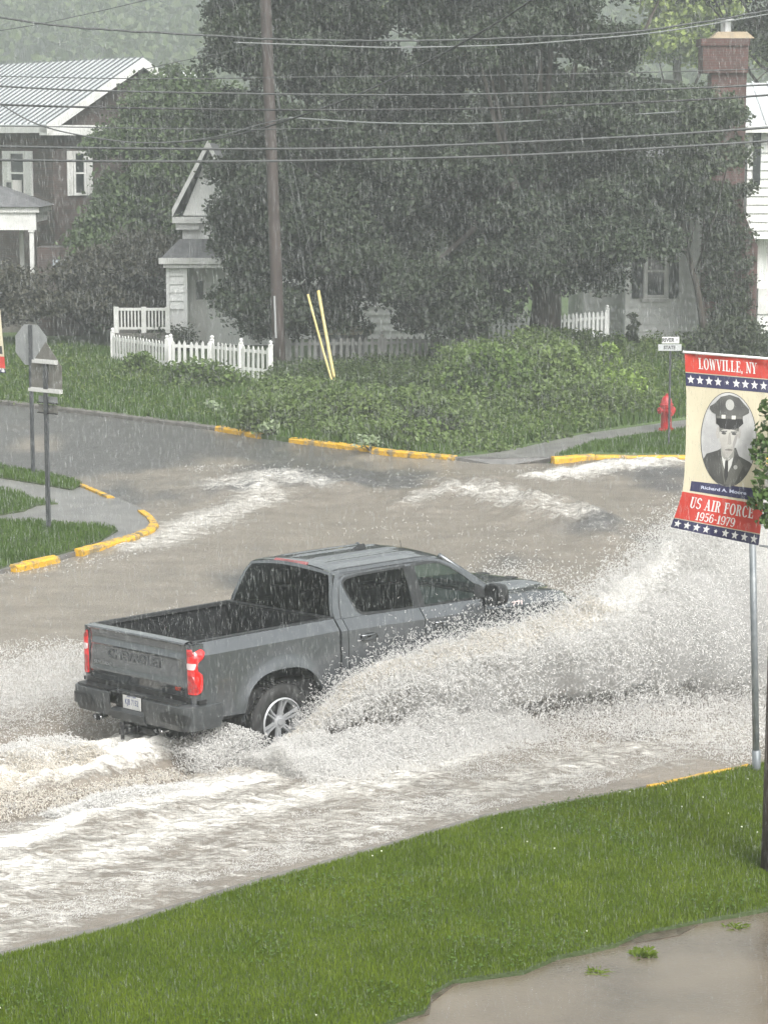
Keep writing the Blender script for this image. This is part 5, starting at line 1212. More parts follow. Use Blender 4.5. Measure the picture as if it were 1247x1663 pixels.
def banner(name, root_loc, fn, label, full=True):
    o = empty(name, root_loc, label=label, cat='banner')
    def ql(u, v, off): return tuple(np.array(fn(u, v, off))-np.array(root_loc))
    def patch(nm, u0, u1, v0, v1, off, mat, par, nu=40, nv=None, sol=0):
        nv = nv or max(2, int((v1-v0)*60)); mb = MB(); mb.grid([[ql(u0+(u1-u0)*i/nu, v0+(v1-v0)*j/nv, off) for i in range(nu+1)] for j in range(nv+1)]); return mb.build(nm, mat, par, smooth=True, solid=sol)
    cl = patch('cloth', 0, 1, 0, 1, 0, BCRM, o)
    bk = patch('back_cloth', 0, 1, 0, 1, -.004, BCRM, cl)
    patch('red_band', 0, 1, 0, .105, .002, BRED, cl); patch('red_band', 0, 1, .792, .94, .002, BRED, cl)
    patch('navy_band', 0, 1, .110, .183, .002, BNAVY, cl); patch('navy_band', 0, 1, .945, 1, .002, BNAVY, cl)
    for v0, hs_ in ((.146, .030), (.972, .023)):
        for k in range(9):
            c = .062+k*.1095; rr2 = (.047 if k != 4 else .026)*(.92 if v0 > .5 else 1); mb = MB(); P = []
            for j in range(10):
                a = math.pi/2+math.pi*j/5; q = rr2 if j % 2 == 0 else rr2*.42; P.append(ql(c+q*math.cos(a), v0-q*math.sin(a)*.74/1.5*1.15, .004))
            c0 = ql(c, v0, .004); mb.add([c0]+P, [(0, 1+j, 1+(j+1) % 10) for j in range(10)]); mb.build('star', BWHT, cl)
    if full:
        patch('name_band', .09, .96, .712, .778, .002, BNAVY, cl)
        serif_text('lettering', 'LOWVILLE, NY', .16, .86, .052, .062, ql, BWHT, cl)
        serif_text('lettering', 'U.S. AIR FORCE'.replace('.', ''), .13, .90, .842, .058, ql, BWHT, cl)
        serif_text('lettering', '1956-1979', .24, .70, .908, .046, ql, BWHT, cl)
        text_mesh('name_lettering', 'Richard A. Moore', .05, lambda x, y, z: ql(.50+x, .745-y*.55, .004+z), M('name_ink', (.45, .48, .60), .5), cl, xs=1.55, bold=.0012)
        # portrait: flat grey print of a person in peaked cap and uniform
        po = patch('portrait', .5, .5001, .4, .4001, .001, BCRM, cl, 1, 1); bpy.data.objects.remove(po)
        def shape(nm, pts, col, off, par=cl, col2=None):
            mb = MB(); mb.poly([pts], lambda x, y: (x, y, 0)); me = bpy.data.meshes.new(nm); me.from_pydata(mb.v, [], mb.f); bm = bmesh.new(); bm.from_mesh(me)
            for _ in range(6):
                es = [e for e in bm.edges if e.calc_length() > .05]
                if not es: break
                bmesh.ops.subdivide_edges(bm, edges=es, cuts=1); bmesh.ops.triangulate(bm, faces=bm.faces[:])
            for v_ in bm.verts: v_.co = Vector([float(q) for q in ql(v_.co.x, v_.co.y, off)])
            bm.to_mesh(me); bm.free(); return link(nm, me, M('print_'+nm, col, .55, col2, 6) if 'print_'+nm not in bpy.data.materials else bpy.data.materials['print_'+nm], par)
        E_ = lambda cx, cy, rx, ry, n=48, a0=0, a1=2*math.pi: [(cx+rx*math.cos(a0+(a1-a0)*k/n), cy+ry*math.sin(a0+(a1-a0)*k/n)) for k in range(n)]
        OC = (.525, .46, .345, .262)
        def inov(x, y): k = math.hypot((x-OC[0])/OC[2], (y-OC[1])/OC[3]); return (x, y) if k <= .985 else (OC[0]+(x-OC[0])/k*.985, OC[1]+(y-OC[1])/k*.985)
        shape('oval_rim', E_(*OC), (.05, .05, .05), .0025); bgk = shape('oval_ground', E_(OC[0], OC[1], OC[2]*.975, OC[3]*.985), (.30, .30, .30), .003, col2=(.44, .44, .43))
        def dens(pts, n=6):
            out = []
            for a, b in zip(pts, pts[1:]+pts[:1]):
                for k in range(n): out.append((a[0]+(b[0]-a[0])*k/n, a[1]+(b[1]-a[1])*k/n))
            return out
        sh = [inov(x, y) for x, y in dens([(.40, .52), (.46, .50), (.62, .50), (.66, .545), (.80, .575), (.90, .62), (.80, .74), (.2, .74), (.20, .60), (.26, .545)])]
        shape('uniform', sh, (.035, .035, .033), .0035, col2=(.07, .07, .065))
        shape('lapel', [inov(x, y) for x, y in dens([(.43, .56), (.50, .71), (.62, .71), (.72, .60), (.66, .56), (.60, .62)])], (.10, .10, .09), .004)
        shape('shirt', [(.44, .535), (.60, .535), (.575, .60), (.52, .66), (.47, .60)], (.48, .48, .46), .0045)
        shape('tie', [(.495, .575), (.53, .575), (.54, .66), (.515, .70), (.49, .66)], (.03, .03, .03), .005)
        face = [(.40, .36), (.405, .42), (.42, .47), (.455, .525), (.49, .555), (.53, .56), (.575, .53), (.615, .48), (.645, .42), (.655, .36), (.53, .33)]
        shape('neck', [(.43, .47), (.60, .47), (.60, .55), (.52, .585), (.44, .55)], (.22, .22, .20), .0047)
        shape('face', face, (.27, .26, .24), .0052, col2=(.40, .39, .36)); shape('ear', E_(.393, .425, .025, .032, 16), (.30, .29, .27), .0050); shape('ear', E_(.655, .42, .018, .028, 16), (.32, .31, .29), .0050)
        shape('face_shade', [(.40, .37), (.655, .37), (.645, .41), (.60, .405), (.53, .40), (.45, .405), (.41, .42)], (.11, .11, .10), .0056)
        for ex in (.465, .590): shape('eye', E_(ex, .425, .030, .007, 14), (.06, .06, .06), .0059); shape('brow', [(ex-.04, .413), (ex+.04, .410), (ex+.04, .416), (ex-.04, .419)], (.07, .07, .07), .0059)
        shape('nose', [(.525, .42), (.545, .42), (.562, .478), (.545, .486), (.512, .484), (.515, .472)], (.27, .26, .24), .0059); shape('mouth', [(.485, .512), (.53, .507), (.58, .511), (.575, .517), (.53, .519), (.49, .518)], (.14, .13, .12), .0059); shape('cheek', [(.60, .44), (.64, .42), (.62, .47), (.585, .51), (.575, .48)], (.27, .26, .25), .0057)
        cap = [(.365, .375), (.36, .325), (.315, .315), (.285, .30), (.285, .285), (.35, .265), (.42, .228), (.53, .212), (.64, .225), (.71, .26), (.765, .285), (.765, .305), (.72, .318), (.69, .325), (.685, .365), (.62, .385), (.53, .395), (.42, .39)]
        shape('cap', [inov(*p) for p in cap], (.045, .045, .043), .0062, col2=(.09, .09, .085)); shape('cap_visor', [(.37, .345), (.69, .34), (.70, .365), (.64, .392), (.53, .403), (.42, .397), (.375, .372)], (.012, .012, .012), .0068)
        shape('cap_badge', E_(.53, .268, .052, .03, 20), (.34, .34, .32), .0070); shape('cap_band', [(.37, .333), (.69, .328), (.69, .341), (.37, .346)], (.10, .10, .09), .0070)
        for x in (.455, .58): shape('band_clip', [(x-.024, .326), (x+.024, .325), (x+.024, .345), (x-.024, .346)], (.5, .5, .46), .0073)
        shape('collar_pin', E_(.625, .61, .025, .012, 12), (.34, .34, .32), .006)
    return o, ql
BY = at(1264, 1412, .2)[1]-.02
L_px = [(0, (1111, 573)), (.25, (1114, 646)), (.5, (1113, 722)), (.72, (1110, 782)), (.80, (1107, 800)), (.90, (1098, 830)), (1.0, (1088, 856))]
R_px = [(0, (1248, 585)), (.3, (1247, 672)), (.6, (1243, 760)), (.85, (1237, 838)), (1.0, (1231, 886))]
def ip(tb, v):
    for (a, p), (b, q) in zip(tb[:-1], tb[1:]):
        if v <= b or b == tb[-1][0]: k = (v-a)/(b-a); return np.array(p, float)*(1-k)+np.array(q, float)*k
def bfn(u, v, off):
    L_, R_ = ip(L_px, v), ip(R_px, v); p = L_+(R_-L_)*u; 
    y = BY+.022*math.sin(u*7+v*3)+.03*math.sin(v*5.5+u*2)*(.4+u)+(.05*math.exp(-((u-.86-.1*v)/.05)**2)*(v < .62)*min(1, v*4)*(.62-v))+.04*max(0, v-.8)/.2*math.cos(u*9)
    w_ = atd(p[0], p[1], y-off); return tuple(w_)
root = tuple(atd(1240, 585, BY)); bn, bql = banner('memorial_banner', root, bfn, 'red, navy and cream memorial banner with oval portrait of a person in peaked cap')
mb = MB(); a, b = atd(1108, 571.5, BY), atd(1290, 586, BY); mb.tube([a-np.array(root), b-np.array(root)], .011, 8); mb.build('top_rod', BWHT, bn)
mb = MB(); a, b = atd(1232, 886, BY), atd(1285, 893, BY); mb.tube([a-np.array(root), b-np.array(root)], .009, 8); mb.build('bottom_rod', STEEL, bn)
# second banner at the left edge, mostly outside the frame
BY2 = 48.0
def bfn2(u, v, off):
    L_ = np.array((-62+9*v, 474+126*v)); R_ = np.array((-1+11*v, 478+128*v)); p = L_+(R_-L_)*u; return tuple(atd(p[0], p[1], BY2+.02*math.sin(u*6+v*4)-off))
root2 = tuple(atd(-66, 600, BY2)); b2, q2l = banner('memorial_banner', root2, bfn2, 'cream and red banner strip cut off by the left edge of the picture', full=False)
mb = MB(); mb.grid([[q2l(u, v, .004) for u in (.72, .80, .88, .96)] for v in (.66, .70, .74, .76)]); mb.build('dark_print', INK, b2)
serif_text('lettering', '78', .80, .99, .968, .045, q2l, BWHT, b2)
mb = MB(); a = at(-66, 742, .17)-np.array(root2); mb.tube([a, (0, 0, 0), (0, 0, 1.9)], .05, 10); mb.build('pole', STEEL, b2)
mb = MB(); c = atd(4, 476, BY2)-np.array(root2); mb.tube([(0, 0, c[2]), c], .012, 6); mb.build('top_rod', STEEL, b2)
# ================================================================ trees and plants
def unit(n, r): v = r.normal(size=(n, 3)); return v/np.linalg.norm(v, axis=1)[:, None]
def leaves(Cn, size, r, flat=.5, asp=.62, jit=.35):
    n = len(Cn); a = unit(n, r); a[:, 2] = a[:, 2]*.7-.35; a /= np.linalg.norm(a, axis=1)[:, None]
    b = np.cross(a, unit(n, r)*(1-flat)+np.array((0, 0, 1))*flat); b /= np.linalg.norm(b, axis=1)[:, None]+1e-9
    c = np.cross(a, b); s = size*(1-jit+2*jit*r.random(n))[:, None]
    V = np.stack([Cn+a*s*.5, Cn+b*s*.5*asp+c*s*.08, Cn-a*s*.5, Cn-b*s*.5*asp+c*s*.08], 1)
    return V.reshape(-1, 3), np.arange(n*4).reshape(n, 4)
def clump_pts(cen, rad, per, r, droop=.25):
    n = len(cen); k = np.repeat(np.arange(n), per); d = unit(len(k), r); q = r.random(len(k))**(1/2.2)
    P = cen[k]+d*q[:, None]*rad[k][:, None]*np.array((1.1, 1.1, .8)); P[:, 2] -= droop*rad[k]*(q**2)*np.hypot(d[:, 0], d[:, 1]); return P
def leafmat(name, c1, c2, isl, sc_=.6, trans=.22, rough=.5):
    return M(name, c1, rough, c2, sc_, island=isl, island_amt=.5, trans=trans, contrast=(.35, .65), detail=3, spec=.22)
def ell(u, v, ru, rv, y, ry):
    c = atd(u, v, y); k = FPX/y; return (c[0], c[1], c[2], ru/k, ry, rv/k)
def tree(name, label, base, tr, ells, ncl, per, size, mat, rc=(.45, .85), seed=1, trunk_top=None, bark=BARK, cat='tree', group=None, shell=.72, limbs=18, bottom=None, boughs=None):
    r = np.random.default_rng(seed); E_ = np.array(ells); vol = E_[:, 3]*E_[:, 4]*E_[:, 5]; ar = vol**(2/3); pk = r.choice(len(E_), ncl, p=ar/ar.sum())
    nb = boughs or max(10, int(ar.sum()*1.95)); pb_ = r.choice(len(E_), nb, p=ar/ar.sum()); d = unit(nb, r); q = .45+.55*r.random(nb)**.5; bc = E_[pb_, :3]+d*q[:, None]*E_[pb_, 3:6]*.93
    br = (.9+.75*r.random(nb))*min(1, rc[1]/.8); kb = r.integers(0, nb, ncl); d = unit(ncl, r); d[:, 2] = np.where(d[:, 2] < -.25, -d[:, 2], d[:, 2]); cen = bc[kb]+d*(br[kb]*(.55+.45*r.random(ncl)))[:, None]*np.array((1.15, 1.15, .68))
    cen[:, 2] = np.maximum(cen[:, 2], .35)
    if bottom is not None: cen[:, 2] = np.maximum(cen[:, 2], bottom+.5*r.random(ncl))
    rad = rc[0]+(rc[1]-rc[0])*r.random(ncl)
    P = clump_pts(cen, rad, per, r); V, F_ = leaves(P, size, r)
    b = np.array(base, float)
    o = empty(name, tuple(b), label=label, cat=cat, group=group)
    npmesh('crown', V-b, F_, mat, o)
    mb = MB(); tt = np.array(trunk_top if trunk_top is not None else (E_[0, 0], E_[0, 1], E_[0, 2]))-b
    n = 9; pts = [(0, 0, -.15)]+[tuple(tt*k/n+np.array((.12*math.sin(k*1.7+seed)*tr*2, .1*math.cos(k*1.3), 0))*(k < n)) for k in range(1, n+1)]
    mb.tube(pts, [tr*1.25]+[tr*(1-.08*k) for k in range(n)], 12)
    for k in range(limbs):
        c = cen[r.integers(ncl)]-b; f_ = .35+.6*r.random(); s0 = tt*f_; m_ = (s0+c)/2+np.array((0, 0, -.1*np.linalg.norm(c-s0)))
        mb.tube([s0, m_, c*.97], [tr*.42*(1-.4*f_), tr*.22, tr*.07], 6)
    mb.build('trunk', bark, o, smooth=True)
    return o
MAPLE = leafmat('maple_leaves', (.017, .027, .018), (.044, .060, .034), (.055, .073, .042))
MIDG = leafmat('mid_green_leaves', (.045, .070, .028), (.075, .11, .045), (.09, .13, .055))
DKG = leafmat('dark_green_leaves', (.030, .042, .022), (.05, .065, .032), (.06, .075, .04))
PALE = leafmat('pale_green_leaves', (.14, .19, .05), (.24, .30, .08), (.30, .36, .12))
SHR = leafmat('shrub_leaves', (.045, .085, .018), (.095, .15, .035), (.13, .19, .055), 1.3)
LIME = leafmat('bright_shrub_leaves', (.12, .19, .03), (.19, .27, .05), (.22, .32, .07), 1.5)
BROWN = leafmat('brownish_hedge_leaves', (.040, .042, .028), (.058, .055, .038), (.075, .072, .05), .8)
A_b = at(893, 592, LZ); B_b = at(560, 590, LZ)+np.array((0, 1.5, 0))
tree('maple_tree', 'huge dark maple with thick visible trunk right of centre', A_b, .46,
     [ell(820, 160, 205, 250, 69.5, 4.4), ell(930, 330, 150, 170, 69, 3.2), ell(760, 360, 170, 160, 68.5, 3.4), ell(890, 405, 85, 62, 68.5, 2.4), ell(715, 480, 85, 70, 67.5, 2.2), ell(970, 200, 85, 130, 70, 2.4), ell(860, 20, 190, 130, 70, 3.6), ell(950, 455, 38, 28, 68.5, 1.0), ell(690, 540, 55, 30, 66.8, 1.2)],
     2000, 115, .145, MAPLE, (.30, .58), 3, trunk_top=atd(860, 200, 69.6))
tree('maple_tree', 'dense dark maple on the left behind the utility pole', B_b, .36,
     [ell(520, 200, 170, 260, 70, 4.0), ell(440, 330, 70, 150, 69, 2.4), ell(408, 300, 25, 60, 69, 1.0), ell(385, 190, 32, 50, 69, 1.2), ell(356, 262, 26, 30, 69, .9), ell(408, 390, 25, 60, 68, 1.0), ell(410, 500, 35, 40, 67.5, 1.0), ell(560, 420, 150, 120, 68.5, 3.0), ell(640, 250, 130, 230, 70, 3.4), ell(440, 470, 66, 90, 68, 2.0), ell(490, 60, 130, 130, 70.5, 3.2), ell(640, 510, 100, 60, 67.4, 2.0), ell(450, 540, 50, 36, 67.2, 1.3), ell(420, 60, 60, 120, 70, 1.8), ell(540, 500, 80, 42, 67.6, 1.6)],
     2000, 115, .145, MAPLE, (.30, .58), 5, trunk_top=atd(530, 230, 70.5))
tree('leafy_tree', 'mid green tree between the brick house and the white cottage', atd(215, 540, 81), .22,
     [ell(240, 310, 72, 160, 81, 2.4), ell(205, 410, 50, 120, 80, 1.8), ell(275, 400, 70, 130, 79.5, 2.2), ell(270, 200, 45, 50, 82, 1.6), ell(318, 180, 50, 50, 83, 1.8), ell(330, 230, 50, 90, 82, 2)],
     800, 100, .17, MIDG, (.35, .7), 7)
tree('leafy_tree', 'mid green tree covering the lower chimney and right house roof', at(1158, 575, LZ)+np.array((0, 1., 0)), .11,
     [ell(1085, 255, 75, 75, 73, 1.7), ell(1128, 230, 45, 75, 73, 1.3), ell(1010, 250, 60, 95, 74, 1.6), ell(1035, 335, 30, 12, 73, .8), ell(1120, 335, 20, 22, 73, .7), ell(1142, 450, 6, 70, 72.9, .4), ell(1060, 195, 35, 35, 74, 1.0)],
     300, 110, .15, leafmat('vine_tree_leaves', (.045, .062, .036), (.07, .092, .05), (.085, .11, .06)), (.28, .6), 9)
tree('dark_tree', 'dark tree whose hanging branches enter at the top right corner', atd(1290, 520, 84), .25,
     [ell(1215, 5, 60, 60, 84, 1.6), ell(1260, 60, 50, 60, 84, 1.4), ell(1190, -40, 70, 50, 84, 1.6), ell(1236, 45, 22, 45, 84, .8)], 190, 90, .17, DKG, (.3, .6), 11, trunk_top=atd(1285, 30, 84))
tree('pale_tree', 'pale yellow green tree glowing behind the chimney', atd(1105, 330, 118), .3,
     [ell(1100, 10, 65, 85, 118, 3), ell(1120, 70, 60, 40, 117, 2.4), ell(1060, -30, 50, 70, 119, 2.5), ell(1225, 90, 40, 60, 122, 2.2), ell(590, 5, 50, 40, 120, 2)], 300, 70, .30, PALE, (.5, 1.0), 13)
tree('dark_tree', 'dark background tree filling the gap behind the two maples', at(690, 560, LZ)+np.array((0, 9., 0)), .25,
     [ell(680, 300, 150, 200, 82, 3.5), ell(560, 450, 120, 80, 81, 2.5), ell(760, 470, 110, 80, 81, 2.5), ell(880, 300, 110, 150, 82, 2.6), ell(480, 330, 80, 150, 82, 2.4), ell(900, 120, 120, 100, 82, 3)], 800, 90, .2, DKG, (.4, .8), 17)
tree('brown_hedge_tree', 'brownish dark tall hedge below the brick house windows', at(130, 556, LZ)+np.array((0, 4, 0)), .15,
     [ell(90, 480, 110, 60, 76, 2.0), ell(190, 460, 90, 75, 76, 2.0), ell(240, 470, 60, 80, 76.5, 1.6), ell(20, 500, 60, 50, 76, 1.6), ell(140, 520, 100, 35, 75, 1.5)], 420, 90, .14, BROWN, (.3, .6), 15, cat='hedge', bottom=.4)
def bush(name, label, u, v, wpx, hpx, ncl, per, size, mat, seed, group=None, cat='bush', z=LZ, ry=None):
    b = at(u, v, z); k = FPX/b[1]; r = np.random.default_rng(seed)
    rx, rz = wpx/2/k, hpx/k; d = unit(ncl, r); d[:, 2] = abs(d[:, 2]); q = .35+.65*r.random(ncl)**.5
    cen = d*q[:, None]*np.array((rx, ry or rx*.8, rz*.85)); P = clump_pts(cen+np.array((0, 0, .08)), np.full(ncl, min(rx, rz)*.35+.05), per, r)
    P[:, 2] = np.maximum(P[:, 2], .02); V, F_ = leaves(P, size, r, flat=.3)
    o = empty(name, tuple(b), label=label, cat=cat, group=group); npmesh('foliage', V, F_, mat, o)
    mb = MB()
    for j in range(7): c = cen[r.integers(ncl)]; mb.tube([(0, 0, -.05), tuple(c*.5+np.array((0, 0, .05))), tuple(c)], [.02, .014, .006], 5)
    mb.build('stems', BARK, o); return o
bush('shrub', 'rounded green shrub growing over the left picket fence run', 228, 612, 62, 46, 26, 60, .10, SHR, 21)
bush('shrub', 'low dark shrub between deck railing and picket fence', 265, 570, 110, 50, 40, 60, .10, DKG, 22)
bush('shrub', 'grassy green shrub in front of the long picket run', 330, 630, 130, 48, 45, 70, .11, SHR, 23)
bush('shrub', 'climbing plant at the corner of the white clapboard house', 1027, 575, 18, 85, 26, 60, .10, DKG, 24)
bush('shrub', 'wide dark shrub below the shuttered window', 980, 582, 100, 36, 46, 70, .12, SHR, 25)
bush('shrub', 'large dark green shrub behind the banner top', 1190, 596, 150, 80, 90, 80, .12, DKG, 26)
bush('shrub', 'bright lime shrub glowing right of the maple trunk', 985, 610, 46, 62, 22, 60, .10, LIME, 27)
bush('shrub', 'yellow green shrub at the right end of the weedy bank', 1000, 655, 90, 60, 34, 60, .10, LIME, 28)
bush('shrub', 'leafy weed shrub at the left end of the bank by the utility pole', 440, 662, 90, 40, 36, 70, .10, SHR, 29)
bush('shrub', 'tall rounded shrub on the bank just left of the maple trunk', 800, 665, 140, 125, 80, 70, .12, SHR, 61)
bush('shrub', 'broad light green shrub on the bank below the maple trunk', 905, 660, 125, 108, 74, 70, .11, leafmat('light_shrub_leaves', (.08, .125, .03), (.13, .19, .05), (.16, .22, .07), 1.3), 62)
bush('shrub', 'low dark shrub above the bright yellow kerb piece', 690, 712, 110, 52, 40, 70, .10, DKG, 63)
bush('shrub', 'weedy shrub at the foot of the yellow guy wire guards', 570, 690, 110, 55, 44, 70, .10, leafmat('weed_shrub_leaves', (.06, .10, .02), (.12, .175, .045), (.15, .2, .07), 1.6), 64)
rv = np.random.default_rng(83); ivb = at(1165, 560, LZ); ivy = [atd(u, v, 74.45) for u, v in zip(1150+rv.random(120)**1.5*70, 300+rv.random(120)*235)]
P = clump_pts(np.array(ivy), np.full(len(ivy), .30), 60, rv, .1)*1.0; P[:, 1] = np.minimum(P[:, 1], 74.56); V, F_ = leaves(P, .12, rv); iv = empty('chimney_ivy', tuple(ivb), label='green ivy climbing the left side of the red brick chimney', cat='ivy'); npmesh('leaves', V-ivb, F_, DKG, iv)
mb = MB()
for k in range(6): mb.tube([(.1*k, .0, 0), (.12*k-.1, 74.5-ivb[1], 1.5), (.1*k, 74.5-ivb[1], 3.5)], .03, 5)
mb.build('stems', BARK, iv)
# the weedy bank: nobody could count these stems
def weeds():
    r = np.random.default_rng(31); P1 = spoly([(398, 703), (470, 708), (560, 718), (640, 728), (735, 738), (800, 735), (850, 724), (950, 701), (1050, 672), (1060, 640), (1040, 590), (960, 585), (780, 608), (700, 640), (600, 655), (430, 650)])
    q = scatter(P1, 2300); y = q[:, 1]
    hmax = .18+.62*sstep(.42, .65, fbm(q[:, 0]*.45, q[:, 1]*.32, 3, 15))+.45*np.exp(-((q[:, 0]-3.2)/2.2)**2)*(y > 55)
    cen = []; rad = []
    for k in range(len(q)):
        m = 2+int(hmax[k]*3)
        for j in range(m): cen.append((q[k, 0]+.12*r.normal(), q[k, 1]+.12*r.normal(), LZ+hmax[k]*(j+.6)/m)); rad.append(.16+.10*r.random())
    cen = np.array(cen); rad = np.array(rad); P = clump_pts(cen, rad, 15, r); P[:, 2] = np.maximum(P[:, 2], LZ+.02)
    V, F_ = leaves(P, .115, r, flat=.35, asp=.5)
    o = npmesh('weeds', V, F_, leafmat('weed_leaves', (.05, .085, .02), (.11, .165, .045), (.15, .205, .07), .9, trans=.3)); tag(o, kind='stuff')
    P2 = spoly([(-100, 655), (150, 664), (350, 689), (420, 700), (500, 660), (420, 622), (330, 620), (180, 596), (100, 570), (-100, 575)])
    q = scatter(P2, 1100); cen = np.c_[q, LZ+.05+.12*r.random(len(q))*(1+1.5*(q[:, 1] > 62))]; P = clump_pts(cen, np.full(len(q), .15), 10, r); P[:, 2] = np.maximum(P[:, 2], LZ+.02)
    V, F_ = leaves(P, .085, r, flat=.3, asp=.35); tag(npmesh('bank_herbs', V, F_, leafmat('herb_leaves', (.06, .10, .018), (.10, .155, .03), (.13, .18, .045), 1.2, trans=.3)), kind='stuff')
    P4 = spoly([(430, 650), (600, 655), (700, 640), (780, 610), (800, 585), (620, 598), (440, 612)]); q = scatter(P4, 1500); cen = np.c_[q, LZ+.12+.35*r.random(len(q))]; P = clump_pts(cen, np.full(len(q), .22), 14, r)
    V, F_ = leaves(P, .11, r, flat=.3, asp=.4); tag(npmesh('bank_herbs', V, F_, leafmat('painted_shade_herb_leaves', (.03, .05, .016), (.05, .08, .025), (.07, .10, .03), 1.2, trans=.2)), kind='stuff')  # darker herb colour: shade under the maples painted into the leaves
    P3 = spoly([(800, 720), (950, 698), (1110, 668), (1400, 640), (1400, 560), (1000, 560)]); q = scatter(P3, 900, box=((1, 48), (13, 90))); cen = np.c_[q, LZ+.10+.3*r.random(len(q))]; P = clump_pts(cen, np.full(len(q), .22), 14, r)
    V, F_ = leaves(P, .10, r, flat=.3, asp=.4); tag(npmesh('bank_herbs', V, F_, bpy.data.materials['herb_leaves']), kind='stuff')
weeds()
# pale leaves hanging over the kerb
for k, (u, v, lab) in enumerate(((440, 706, 'pale leafy sprig hanging over the kerb gap below the bank'), (600, 728, 'pale leafy sprig touching the water at the yellow kerb joint'), (350, 672, 'pale flowering sprig in the grass bank by the kerb end'))):
    bush('weed_sprig', lab, u, v, 34, 26, 9, 12, .11, M('pale_sprig_%d' % k if k else 'pale_sprig', (.20, .27, .13), .5, island=(.34, .40, .26), trans=.3), 40+k, cat='weed')
# vine on the near wooden pole
vr = at(1264, 1412, .2); vy = vr[1]-.05
r = np.random.default_rng(51); cen = []; rad = []
for (u, v) in ((1247, 675), (1240, 690), (1232, 715), (1246, 720), (1225, 733), (1238, 745), (1250, 760), (1236, 770), (1232, 790), (1246, 800), (1228, 805), (1238, 822), (1222, 815), (1250, 835), (1240, 845), (1262, 690), (1265, 740), (1268, 790), (1262, 840), (1275, 700), (1280, 760), (1243, 655), (1258, 650)):
    cen.append(atd(u, v, vy-.16-.1*r.random())); rad.append(.06+.03*r.random())
P = clump_pts(np.array(cen), np.array(rad), 24, r); V, F_ = leaves(P, .062, r, flat=.5, asp=.75)
vn_ = empty('climbing_vine', tuple(vr), label='green leafy vine climbing the near wooden pole over the banner edge', cat='vine')
npmesh('leaves', V-vr, F_, leafmat('vine_leaves', (.030, .065, .018), (.075, .13, .035), (.12, .19, .06), 4, trans=.3), vn_)
mb = MB(); mb.tube([(.0+.165*math.cos(k*.9), -.165*abs(math.sin(k*.9))-.01, k*.32) for k in range(15)], .009, 6)
for c in cen[:15:2]: mb.tube([(0, -.16, c[2]-vr[2]-.05), tuple(c-vr)], [.006, .003], 4)
mb.build('stem', BARK, vn_)
# far wooded hill
def hill():
    xs = np.linspace(-450, 450, 60); ys = np.linspace(150, 1300, 60); X_, Y_ = np.meshgrid(xs, ys)
    Z_ = 170*sstep(200, 1100, Y_)+14*(fbm(X_*.006, Y_*.006, 3, 4)-.5)*sstep(200, 400, Y_); n = len(xs); i = np.arange(n*len(ys)).reshape(len(ys), n)
    tag(npmesh('hill', np.c_[X_.ravel(), Y_.ravel(), Z_.ravel()], np.c_[i[:-1, :-1].ravel(), i[:-1, 1:].ravel(), i[1:, 1:].ravel(), i[1:, :-1].ravel()], DKG, smooth=True), kind='structure')
    r = np.random.default_rng(61); q = np.c_[r.uniform(-150, 150, 3000), r.uniform(260, 820, 3000)]; q = q[abs(q[:, 0]) < q[:, 1]*.19+4]
    z = 170*sstep(200, 1100, q[:, 1])+14*(fbm(q[:, 0]*.006, q[:, 1]*.006, 3, 4)-.5)*sstep(200, 400, q[:, 1]); cen = []; rad = []
    for k in range(len(q)):
        h = r.uniform(9, 16); w_ = r.uniform(2.6, 4.8)
        for j in range(6): cen.append((q[k, 0]+w_*.7*r.normal(), q[k, 1]+w_*.5*r.normal(), z[k]+h*(.25+.75*j/6))); rad.append(w_*(1.0-.08*j))
    P = clump_pts(np.array(cen), np.array(rad), 11, r); V, F_ = leaves(P, 1.5, r, flat=.3)
    tag(npmesh('distant_woods', V, F_, leafmat('far_wood_leaves', (.045, .075, .03), (.10, .14, .05), (.14, .18, .07), .05, trans=.2)), kind='stuff')
hill()
# ================================================================ spray, foam lumps, rain
def spraymat(name, col, tr=.35, alpha=1, em=0):
    m = bpy.data.materials.new(name); m.use_nodes = True; N = m.node_tree.nodes; L = m.node_tree.links; N.clear()
    o = N.new('ShaderNodeOutputMaterial'); d = N.new('ShaderNodeBsdfDiffuse'); t = N.new('ShaderNodeBsdfTranslucent'); g = N.new('ShaderNodeBsdfGlossy'); g.inputs['Roughness'].default_value = .25
    d.inputs[0].default_value = t.inputs[0].default_value = (*col, 1); a = N.new('ShaderNodeMixShader'); a.inputs[0].default_value = tr; L.new(d.outputs[0], a.inputs[1]); L.new(t.outputs[0], a.inputs[2])
    b = N.new('ShaderNodeMixShader'); b.inputs[0].default_value = .06; L.new(a.outputs[0], b.inputs[1]); L.new(g.outputs[0], b.inputs[2]); out = b
    if alpha < 1:
        tp = N.new('ShaderNodeBsdfTransparent'); c = N.new('ShaderNodeMixShader'); c.inputs[0].default_value = alpha; L.new(tp.outputs[0], c.inputs[1]); L.new(b.outputs[0], c.inputs[2]); out = c
    L.new(out.outputs[0], o.inputs[0]); return m
SPR = spraymat('spray_drops', (.96, .95, .93), .5, .72)
SPRM = spraymat('muddy_spray_drops', (.92, .88, .81), .5, .8)
